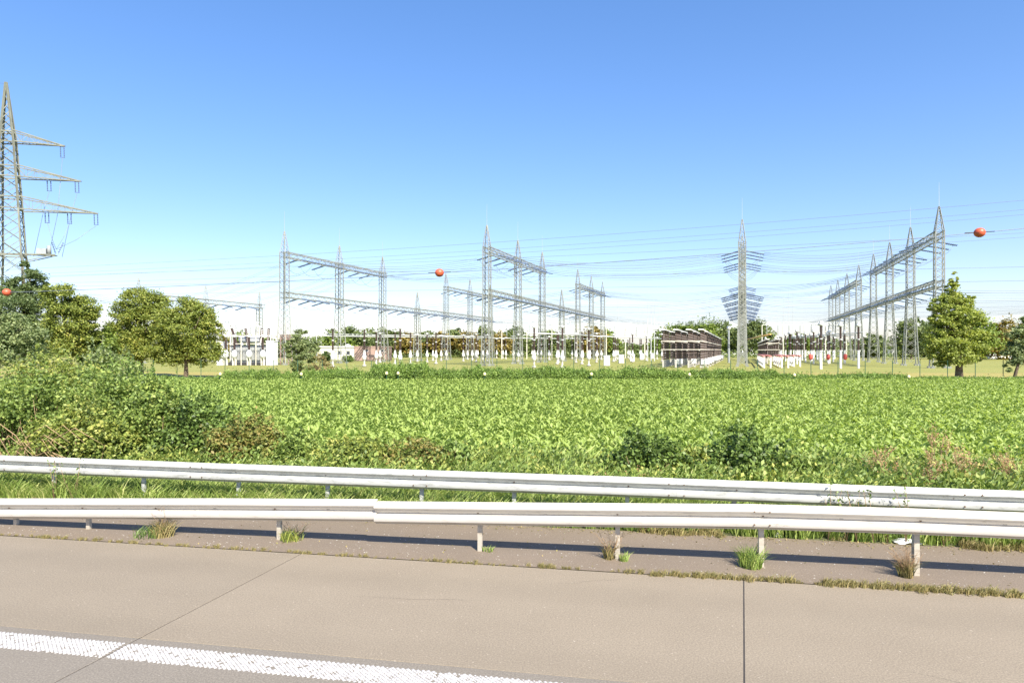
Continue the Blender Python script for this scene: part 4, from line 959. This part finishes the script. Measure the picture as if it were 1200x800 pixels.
# hedge band between field and lawn: five stretches
def hedge(px0, px1, y_top, label, n, dmid=53.5, dep_=2.6, mat='hedge', seed=0, leaf=.16):
    rng = np.random.default_rng(seed); px0 -= 4; px1 += 4; x0, x1 = (px0 - 600) / F * dmid, (px1 - 600) / F * dmid; H = CH + (HY - y_top) / F * dmid
    xs = rng.uniform(x0, x1, n); ys = dmid + rng.uniform(-dep_ / 2, dep_ / 2, n)
    n = int(n * 1.8); xs = rng.uniform(x0, x1, n); ys = dmid + rng.uniform(-dep_ / 2, dep_ / 2, n); kn = np.arange(x0 - 1, x1 + 1.4, .35); hv = .88 + .08 * rng.normal(size=len(kn)) + .06 * np.sin(kn * .9 + seed); hh = H * np.clip(np.interp(xs, kn, hv) + .06 * np.sin(xs * 9 + ys * 4), .6, 1.25) * (1 + .12 * rng.normal(size=n) ** 2 * .5); edge = np.minimum(1, np.minimum(xs - x0, x1 - xs) / .5 + .6); prof = np.sqrt(np.clip(1 - ((ys - dmid) / (dep_ / 2)) ** 2, 0, 1)) * .5 + .5
    zs = hh * edge * prof * rng.random(n) ** .45
    r = tag(empty('hedge', ((x0 + x1) / 2, dmid, 0)), label, 'hedge', 'weedy hedge along the fence')
    me = leaves_mesh('foliage', np.stack([xs - (x0 + x1) / 2, ys - dmid, zs], 1), leaf, LF[mat], rng, up=.1, aspect=.34, tall=True); o = bpy.data.objects.new('foliage', me); link(o, r)
    m = MB()
    for k in range(int((x1 - x0) * 1.5)):
        x = rng.uniform(x0, x1) - (x0 + x1) / 2; y = rng.uniform(-.8, .8); m.bar((x, y, 0), (x + rng.normal() * .15, y, H * .6), .03, 4, .012)
    m.build('stem', M['stem'], r)
hedge(262, 346, 435, 'weedy hedge stretch at the left end, before the transformer', 11000, seed=1)
hedge(357, 442, 433, 'weedy hedge stretch before the two low buildings', 12000, seed=2)
hedge(438, 500, 427.5, 'tallest stretch of the weedy hedge, left of centre', 12000, seed=3)
hedge(497, 640, 431.5, 'bright green hedge stretch below the middle gantry row', 20000, seed=4)
hedge(636, 778, 432, 'green hedge stretch below the white cabinets', 20000, seed=5)
hedge(774, 905, 434, 'lower green hedge stretch below the dark racks', 15000, seed=6)
hedge(900, 1060, 438, 'low grassy hedge stretch below the red boxes', 13000, seed=7)
hedge(1056, 1330, 441.5, 'lowest grassy hedge stretch around the lone tree', 15000, seed=8)
hedge(120, 262, 441, 'low grassy hedge stretch below the olive trees', 8000, seed=9)

# ------------------------------------------------------------------ scattered plants (geometry nodes)
def proto_col(name, meshes):
    c = bpy.data.collections.new(name)
    for i, me in enumerate(meshes):
        o = bpy.data.objects.new('%s_%02d' % (name, i), me); c.objects.link(o)
    return c
def scatter(name, P_, rotz, scl, idx, colp, tilt=None):
    n = len(P_); me = bpy.data.meshes.new(name); me.vertices.add(n); me.vertices.foreach_set('co', np.asarray(P_, np.float32).ravel())
    rot = np.zeros((n, 3), np.float32); rot[:, 2] = rotz
    if tilt is not None: rot[:, 0] = tilt
    a = me.attributes.new('rot', 'FLOAT_VECTOR', 'POINT'); a.data.foreach_set('vector', rot.ravel())
    a = me.attributes.new('scl', 'FLOAT', 'POINT'); a.data.foreach_set('value', np.asarray(scl, np.float32))
    a = me.attributes.new('idx', 'INT', 'POINT'); a.data.foreach_set('value', np.asarray(idx, np.int32))
    o = bpy.data.objects.new(name, me); link(o)
    g = bpy.data.node_groups.new(name, 'GeometryNodeTree'); g.interface.new_socket('Geometry', in_out='INPUT', socket_type='NodeSocketGeometry'); g.interface.new_socket('Geometry', in_out='OUTPUT', socket_type='NodeSocketGeometry')
    gi, go = g.nodes.new('NodeGroupInput'), g.nodes.new('NodeGroupOutput'); ip = g.nodes.new('GeometryNodeInstanceOnPoints'); ci = g.nodes.new('GeometryNodeCollectionInfo')
    ci.inputs['Collection'].default_value = colp; ci.inputs['Separate Children'].default_value = True; ci.inputs['Reset Children'].default_value = True
    def na(nm, ty):
        x = g.nodes.new('GeometryNodeInputNamedAttribute'); x.data_type = ty; x.inputs[0].default_value = nm; return x.outputs[0]
    g.links.new(gi.outputs[0], ip.inputs['Points']); g.links.new(ci.outputs[0], ip.inputs['Instance']); ip.inputs['Pick Instance'].default_value = True
    g.links.new(na('idx', 'INT'), ip.inputs['Instance Index']); g.links.new(na('rot', 'FLOAT_VECTOR'), ip.inputs['Rotation']); g.links.new(na('scl', 'FLOAT'), ip.inputs['Scale'])
    g.links.new(ip.outputs[0], go.inputs[0]); md = o.modifiers.new('scatter', 'NODES'); md.node_group = g
    return o
def beet_mesh(seed):
    rng = np.random.default_rng(seed); m = MB()
    for k in range(34):
        a = 6.283 * rng.random(); u = rng.random(); L = .11 + .10 * rng.random(); W = .021 + .020 * rng.random(); el0 = 1.35 - .8 * (1 - u) - .3 * rng.random(); curl = .5 + 1.3 * rng.random()
        d = Vector((math.cos(a), math.sin(a), 0)); s = Vector((-math.sin(a), math.cos(a), 0)); vs = []; ns = 4; ro = .03 + .19 * rng.random() * (1 - .4 * u)
        p = d * ro + Vector((0, 0, .06 + .26 * u))
        for i in range(ns + 1):
            t = i / ns; el = el0 - t * t * curl
            if i: p = p + (d * math.cos(el) + Vector((0, 0, 1)) * math.sin(el)) * L / ns
            w_ = W * (.18, .85, 1.0, .72, .08)[i]; wob = rng.normal() * .008
            vs += [p + s * w_ + Vector((0, 0, .02 * t + wob)), p + Vector((0, 0, -.010)), p - s * w_ + Vector((0, 0, .02 * t - wob))]
        fs = []
        for i in range(ns):
            b_ = 3 * i; fs += [(b_, b_ + 1, b_ + 4, b_ + 3), (b_ + 1, b_ + 2, b_ + 5, b_ + 4)]
        m.add(vs, fs, True)
        if k % 3 == 0: m.add([(0, 0, 0), (.01, 0, 0), d * ro + Vector((.006, 0, .06 + .26 * u)), d * ro + Vector((-.006, 0, .06 + .26 * u))], [(0, 1, 2, 3)])
    return m.mesh('beet_plant', LF['beet'])
beets = proto_col('beet', [beet_mesh(s) for s in range(6)])
rng = np.random.default_rng(5); BP = []
y = 12.0
while y < 52.6:
    hw = y * .80 + 5
    step = .21 if y < 30 else .25
    xs = np.arange(-hw, hw, step)
    yy = y + rng.normal(size=len(xs)) * .06
    for X, Y in zip(xs + rng.normal(size=len(xs)) * .05, yy):
        lim = 13.3 if X > 0 else 13.3 - .22 * X
        if Y < lim + .8 * math.sin(X * 1.3) - .10 * max(0, X): continue
        if X < -17 and Y < 30: continue
        BP.append((X, Y, 0))
    y += .29 if y < 30 else .33
BP = np.array(BP); n = len(BP)
o = scatter('beet_crop', BP, rng.random(n) * 6.28, (.85 + .4 * rng.random(n)) * (1 + .06 * np.sin(BP[:, 0] * .35) * np.sin(BP[:, 1] * .3)), rng.integers(0, 6, n), beets, rng.normal(size=n) * .1)
tag(o, 'dense bright green sugar beet crop filling the field', 'crop', kind='stuff'); print('beets', n)

def tuft_mesh(seed, nb, H, spread, mat, wd=.006, lean=.5):
    rng = np.random.default_rng(seed); V = []; Fc = []
    for k in range(nb):
        a = rng.random() * 6.28; r = spread * rng.random() ** .5; c = Vector((r * math.cos(a), r * math.sin(a), 0)); h = H * (.5 + .7 * rng.random()); b2 = rng.random() * 6.28
        l = Vector((math.cos(b2), math.sin(b2), 0)) * h * lean * (.3 + .9 * rng.random()); s = Vector((-math.sin(b2 + 1), math.cos(b2 + 1), 0)) * wd * (.7 + .8 * rng.random()); i0 = len(V)
        V += [c - s, c + s, c + l * .3 + Vector((0, 0, h * .55)) + s * .9, c + l * .3 + Vector((0, 0, h * .55)) - s * .9, c + l + Vector((0, 0, h * .9)) + s * .15, c + l + Vector((0, 0, h * .9)) - s * .15]
        Fc += [(i0, i0 + 1, i0 + 2, i0 + 3), (i0 + 3, i0 + 2, i0 + 4, i0 + 5)]
    return mesh_np('grass_tuft', V, Fc, mat)
grass = proto_col('grass', [tuft_mesh(s, 34, .30, .11, LF['grass'], .006, .75) for s in range(5)])
GP = []
for k in range(9500):
    s = rng.uniform(-26, 16); t = 10.2 + 2.9 * rng.random() ** 1.1; GP.append(R(s, t, -.01))
GP = np.array(GP); n = len(GP)
o = scatter('verge_grass', GP, rng.random(n) * 6.28, .7 + .9 * rng.random(n) ** 2, rng.integers(0, 5, n), grass); tag(o, 'long green and straw grass between the guardrail and the field', 'grass', kind='stuff')
# thin grass along the joint between road and asphalt strip, thicker to the right
dryt = proto_col('drytuft', [tuft_mesh(20 + s, 22, .075, .05, LF['dry'], .004, .9) for s in range(4)])
GP = []; sc_ = []
for k in range(2600):
    s = rng.uniform(-20, 12); w_ = np.interp(s, [-20, -3, 0, 3, 8, 12], [.45, .35, .6, 1.0, 1.0, 1.0]) * (.35 + .65 * (math.sin(s * 2.3) + math.sin(s * 5.1 + 1) + math.sin(s * .8) > -.6))
    if rng.random() > w_: continue
    GP.append(R(s, 8.22 + rng.normal() * .022 * (.6 + w_), 0)); sc_.append((.35 + .6 * rng.random()) * (.45 + .8 * w_))
GP = np.array(GP); n = len(GP)
o = scatter('joint_weeds', GP, rng.random(n) * 6.28, sc_, rng.integers(0, 4, n), dryt); tag(o, 'thin straw-coloured weeds growing in the joint at the road edge', 'weeds', kind='stuff')
# weeds and litter leaves at the back edge of the asphalt strip
GP = []; sc_ = []
for k in range(2000):
    s = rng.uniform(-12, 12)
    if math.sin(s * 2.9) + math.sin(s * 1.3 + 1) + .5 * math.sin(s * 7) < (.2 if s > .3 else 1.0) + rng.random() * .6: continue
    GP.append(R(s, 10.08 + abs(rng.normal()) * .12 - .10 * (math.sin(s * 1.7) > .3) * rng.random(), 0)); sc_.append(.5 + 1.3 * rng.random() ** 2)
GP = np.array(GP); n = len(GP)
o = scatter('edge_weeds', GP, rng.random(n) * 6.28, sc_, rng.integers(0, 4, n), dryt); tag(o, 'straggly weeds at the back edge of the asphalt strip', 'weeds', kind='stuff')
# grit on the asphalt strip
V = []; Fc = []
for k in range(2200):
    s = rng.uniform(-14, 10); t = 8.28 + 1.8 * rng.random() ** 1.4; r_ = .003 + .007 * rng.random() ** 3; c = Vector(R(s, t, 0)); i0 = len(V); a = rng.random() * 3
    V += [c + Vector((r_ * math.cos(a + q * 1.57) * (1 + .4 * rng.random()), r_ * math.sin(a + q * 1.57), 0.0005)) for q in range(4)] + [c + Vector((0, 0, r_ * .8))]
    Fc += [(i0 + q, i0 + (q + 1) % 4, i0 + 4) for q in range(4)]
o = bpy.data.objects.new('grit', mesh_np('grit', V, Fc, M['concrete'])); link(o); tag(o, 'pale grit scattered over the asphalt strip', 'grit', kind='stuff')

pts = []
for k in range(1500):
    s = rng.uniform(-12, 12); pts.append(R(s, 10.12 - abs(rng.normal()) * .14, .006 + .01 * rng.random()))
for k in range(260):
    s = rng.uniform(-12, 12); pts.append(R(s, 8.3 + 1.75 * rng.random(), .006))
o = bpy.data.objects.new('leaf_litter', leaves_mesh('leaf_litter', np.array(pts), .032, LF['dry'], rng, up=5)); link(o); tag(o, 'dry brown leaf litter along the back of the asphalt strip', 'litter', kind='stuff')
for i, (px, lab) in enumerate(((22, 'bare brown bramble canes arching at the far left edge'), (48, 'bare brown bramble canes left of the green thicket'))):
    rg = np.random.default_rng(90 + i); r = tag(empty('bramble_cane', ((px - 600) / F * 13.6, 13.6, 0)), lab, 'shrub'); m = MB()
    for k in range(16):
        h = rg.uniform(.5, 1.25); a = rg.normal() * .7; m.tube([(rg.normal() * .25, -.1, 0), (a * .5, -.35, h * .8), (a, -.45, h), (a * 1.6, -.5, h * .72)], [.012, .010, .007, .003], 4)
    m.build('cane', simple('dead_cane', (.42, .29, .16), .9, 0, .3, 6), r)
# individual weeds at the posts
def weed(px, t, H, mat, label, seed, nb=120, spread=.12, name='weed_tuft', twigs=0):
    s = s_at(px, t); r = tag(empty(name, R(s, t)), label, 'weed', None); o = bpy.data.objects.new('blades', tuft_mesh(seed, nb, H, spread, mat, .005, .8)); link(o, r)
    if twigs:
        m = MB(); rg = np.random.default_rng(seed)
        for k in range(twigs):
            e = Vector((rg.normal() * .12, rg.normal() * .08, H * (1.0 + .9 * rg.random()))); m.tube([(0, 0, 0), e * .5 + Vector((.02, 0, .02)), e], [.004, .003, .001], 4)
            for q in range(5):
                b_ = e * (.4 + .12 * q); m.tube([b_, b_ + Vector((rg.normal() * .06, rg.normal() * .05, .05))], [.002, .001], 3)
        m.build('twigs', M['stem'], r)
    return r
weed(178, 8.62, .16, LF['bush_dark'], 'dark green leafy weed left of the second rail post', 1, 160, .25)
weed(192, 8.6, .26, LF['dry'], 'straw weed with tall seed stalks reaching over the near rail', 2, 150, .14, twigs=9)
weed(342, 8.76, .18, LF['bush_yellow'], 'olive weed at the foot of the post left of the rail joint', 3, 140, .16, twigs=5)
weed(572, 8.76, .07, LF['grass'], 'tiny green weed at the foot of the centre post', 4, 40, .08)
weed(714, 8.72, .20, LF['dry'], 'dry weed with bare twigs left of a rail post', 5, 80, .07, twigs=12)
weed(731, 8.68, .11, LF['grass'], 'low green weed right of a rail post', 6, 60, .06)
weed(880, 8.72, .26, LF['grass'], 'bushy bright green grass tuft at a rail post', 7, 320, .13)
weed(1062, 8.68, .22, LF['dry'], 'olive and brown weed beside the nearest rail post', 8, 160, .08, twigs=26)
# litter
def litter(px, py, L, W, label, seed, name='plastic_bag', z=.05):
    x, y, _ = G(px, py); rg = np.random.default_rng(seed); m = MB(); nx, ny = 9, 5; vs = []
    for j in range(ny):
        for i in range(nx):
            u, v = i / (nx - 1) * 2 - 1, j / (ny - 1) * 2 - 1; e = max(0, 1 - u * u - v * v * .8); vs.append((u * L / 2 * (1 + .1 * rg.normal()), v * W / 2, .008 + z * e ** .5 + rg.random() * .012 * e))
    m.add(vs, [(j * nx + i, j * nx + i + 1, (j + 1) * nx + i + 1, (j + 1) * nx + i) for j in range(ny - 1) for i in range(nx - 1)], True)
    o = m.build(name, M['white'], None, (x, y, 0)); tag(o, label, 'litter')
litter(1062, 635.5, .32, .22, 'crumpled white bag lying behind the nearest rail post', 1)
litter(912, 628, .10, .08, 'small crumpled white paper under the near rail', 2, 'paper_scrap')

# ------------------------------------------------------------------ roadside bushes
def bush(px, py_top, t, wpx, mat, label, seed, n=9000, leaf=.075, name='bush', nb=8, stems=10, base=.0, zmin=.05):
    rg = np.random.default_rng(seed); d = t; H = CH + (HY - py_top) / F * d; X = (px - 600) / F * d; hw = wpx / 2 / F * d
    bl = []
    for k in range(nb):
        u = rg.uniform(-.8, .8); hh = H * (1 - .38 * abs(u) ** 1.5) * rg.uniform(.72, 1.0); rz = hh * rg.uniform(.22, .4)
        bl.append((u * hw, rg.normal() * hw * .25, hh - rz, hw * rg.uniform(.25, .42), hw * rg.uniform(.25, .42), rz))
    bl.append((0, 0, H * .35, hw * .85, min(1.3, hw * .5), H * .38)); bl.append((0, .2, H - H * .22, hw * .35, hw * .35, H * .24))
    r = tag(empty(name, (X, d, 0)), label, 'bush', None)
    pts, nr = clump_points(bl, n, rg, 130, .17, (.4, 1.0)); pts[:, 2] = np.abs(pts[:, 2] - zmin) + zmin
    ex = []
    for k in range(int(5 + wpx / 7)):                # loose shoots above the mass
        a = rg.uniform(-1, 1); p0 = np.array([a * hw, rg.normal() * hw * .25, H * (.85 - .45 * abs(a) ** 1.5)]); q = np.array([rg.normal() * .16, rg.normal() * .12, H * rg.uniform(.12, .32)])
        for j in range(int(26 + 20 * rg.random())):
            u = rg.random(); ex.append(p0 + q * (u * 1.25 - .25) + rg.normal(size=3) * .035 * (1.3 - u))
    ex = np.array(ex); pts = np.concatenate([pts, ex]); nr = np.concatenate([nr, np.tile([0, -.3, .6], (len(ex), 1))])
    o = bpy.data.objects.new('foliage', leaves_mesh('foliage', pts, leaf, mat, rg, nrm=nr * .7, aspect=.6)); link(o, r)
    m = MB()
    for k in range(stems):
        a = rg.uniform(-.8, .8); e = Vector((a * hw, rg.normal() * hw * .3, H * (.92 - .4 * abs(a)) * rg.uniform(.6, 1.0))); b0 = Vector((a * hw * .4, 0, 0)); m.tube([b0, b0.lerp(e, .5) + Vector((rg.normal() * .08, 0, .05)), e], [.016, .010, .003], 5)
    m.build('stem', M['stem'], r); return r
bush(-60, 420, 15.5, 210, LF['bush'], 'large bramble thicket beyond the left edge', 31, 14000)
bush(30, 436, 14.6, 190, LF['bush'], 'dense green bramble thicket at the left edge above dry stems', 32, 15000, stems=26)
bush(60, 412, 20, 150, LF['bush_yellow'], 'tall pale green shrub at the left rising over the thicket', 33, 12000, .085)
bush(140, 420, 16.5, 150, LF['bush'], 'tall green shrub right of the left thicket', 34, 15000)
bush(120, 408, 24, 120, LF['tree_grey'], 'greyish green shrub behind, against the olive trees', 40, 9000, .1)
bush(95, 470, 13.8, 120, LF['bush_yellow'], 'yellow-green bramble patch above the rail at left', 35, 9000)
bush(180, 445, 14.6, 120, LF['bush'], 'green shrub before the olive pair, right of the tall shrub', 36, 12000)
bush(235, 462, 14.4, 110, LF['bush_dark'], 'dark green shrub with a spiky top, left of the reddish brambles', 37, 11000, nb=10)
bush(290, 488, 14.0, 110, LF['bush_red'], 'low reddish bramble bush sloping down to the right', 38, 8500)
bush(345, 505, 13.8, 100, LF['bush'], 'low green bramble right of the reddish one', 39, 6500)
bush(415, 512, 13.5, 110, LF['bush_yellow'], 'low yellowish bramble patch before the field', 41, 6500)
bush(490, 516, 13.3, 110, LF['bush_red'], 'low reddish-yellow bramble patch left of centre', 42, 5500)
bush(532, 520, 13.2, 50, LF['bush_dark'], 'small dark shrub closing the bramble row', 43, 2500)
bush(752, 506, 12.6, 100, LF['bush_dark'], 'dark glossy shrub behind the rail, right of centre', 44, 10000)
bush(806, 522, 12.6, 70, LF['bush_yellow'], 'low yellow-green shrub between two dark shrubs', 45, 4200)
bush(872, 503, 12.6, 120, LF['bush_dark'], 'large-leaved dark green shrub in the middle of the right half', 46, 12000, .085)
bush(925, 528, 12.5, 70, LF['bush'], 'low green shrub right of the large-leaved one', 47, 4000)
for i, (px, t, h, lab) in enumerate(((1035, 12.0, 1.0, 'rust-coloured dock stalks behind the far rail, left clump'), (1090, 12.4, 1.35, 'tallest rust-coloured dock stalks behind the far rail'), (1130, 11.8, 1.05, 'rust-coloured dock stalks right of the tallest'), (1188, 11.6, 1.0, 'rust-coloured dock stalks at the right edge'), (1068, 11.6, .8, 'short rusty stalks behind the leafy sprigs'), (735, 11.4, .55, 'dry brown grass under the far rail right of centre'))):
    rg = np.random.default_rng(60 + i); r = tag(empty('dock_plant', ((px - 600) / F * t, t, 0)), lab, 'weed', 'rusty dock stalks behind the far rail'); m = MB(); sp = []
    for k in range(6):
        e = Vector((rg.normal() * .22, rg.normal() * .2, h * rg.uniform(.7, 1.05))); m.tube([(0, 0, 0), e * .5 + Vector((.03, 0, 0)), e], [.006, .004, .002], 4)
        for q in range(60):
            u = rg.uniform(.5, 1.0); sp.append(np.array(e * u) + rg.normal(size=3) * .035)
        for q in range(6):
            u = rg.uniform(.4, .85); b_ = e * u; e2 = b_ + Vector((rg.normal() * .1, rg.normal() * .1, .16)); m.tube([b_, e2], [.003, .0015], 3)
            for z in range(16): sp.append(np.array(b_.lerp(e2, rg.uniform(.3, 1.1))) + rg.normal(size=3) * .015)
    m.build('stem', M['stem'], r); o = bpy.data.objects.new('seed_heads', leaves_mesh('seed_heads', np.array(sp), .024, LF['dock'], rg)); link(o, r)
# sprigs climbing before the far rail
for i, (px, h, lab) in enumerate(((88, .85, 'leafy sprig rising before the far rail at the left'), (970, .80, 'leftmost leafy sprig before the far rail at the right'), (992, .74, 'second leafy sprig before the far rail'), (1004, .80, 'third leafy sprig before the far rail'), (1024, .75, 'fourth leafy sprig before the far rail'), (1040, .62, 'short leafy sprig before the far rail'), (1062, .86, 'tallest leafy sprig before the far rail'), (1106, .62, 'reddish sprig before the far rail'), (63, .8, 'thin sprig before the far rail near the left edge'))):
    t = TR - .12; rg = np.random.default_rng(80 + i); r = tag(empty('sprig', R(s_at(px, t), t)), lab, 'plant', 'leafy sprigs before the far rail'); m = MB(); sp = []
    for k in range(3):
        e = Vector((rg.normal() * .10, rg.normal() * .03, h * rg.uniform(.75, 1.02))); m.tube([(0, 0, 0), e * .5 + Vector((rg.normal() * .03, 0, 0)), e], [.005, .004, .002], 4)
        for q in range(20): sp.append(np.array(e * rg.uniform(.2, 1.0)) + rg.normal(size=3) * np.array([.035, .02, .02]))
    m.build('stem', M['stem'], r); o = bpy.data.objects.new('foliage', leaves_mesh('foliage', np.array(sp), .045, LF['bush_dark' if i != 7 else 'bush_red'], rg)); link(o, r)
# mixed weeds between rail and crop
weeds = proto_col('weedmix', [tuft_mesh(40 + s, 40, .42, .16, LF['bush'] if s % 2 else LF['grass'], .016, .7) for s in range(4)] + [leaves_mesh('weed', np.random.default_rng(s).normal(size=(70, 3)) * np.array([.13, .13, .12]) + np.array([0, 0, .25]), .06, LF['bush'] if s % 2 else LF['bush_yellow'], np.random.default_rng(s)) for s in range(4)])
GP = []
for k in range(4200):
    X = rng.uniform(-16, 17); t = 11.4 + 3.2 * rng.random(); Y = t + (-.2 * X if X < 0 else -.12 * X); GP.append((X, Y, 0))
GP = np.array(GP); n = len(GP)
o = scatter('field_margin_weeds', GP, rng.random(n) * 6.28, .7 + .9 * rng.random(n), rng.integers(0, 8, n), weeds); tag(o, 'mixed weeds on the field margin behind the far rail', 'weeds', kind='stuff')
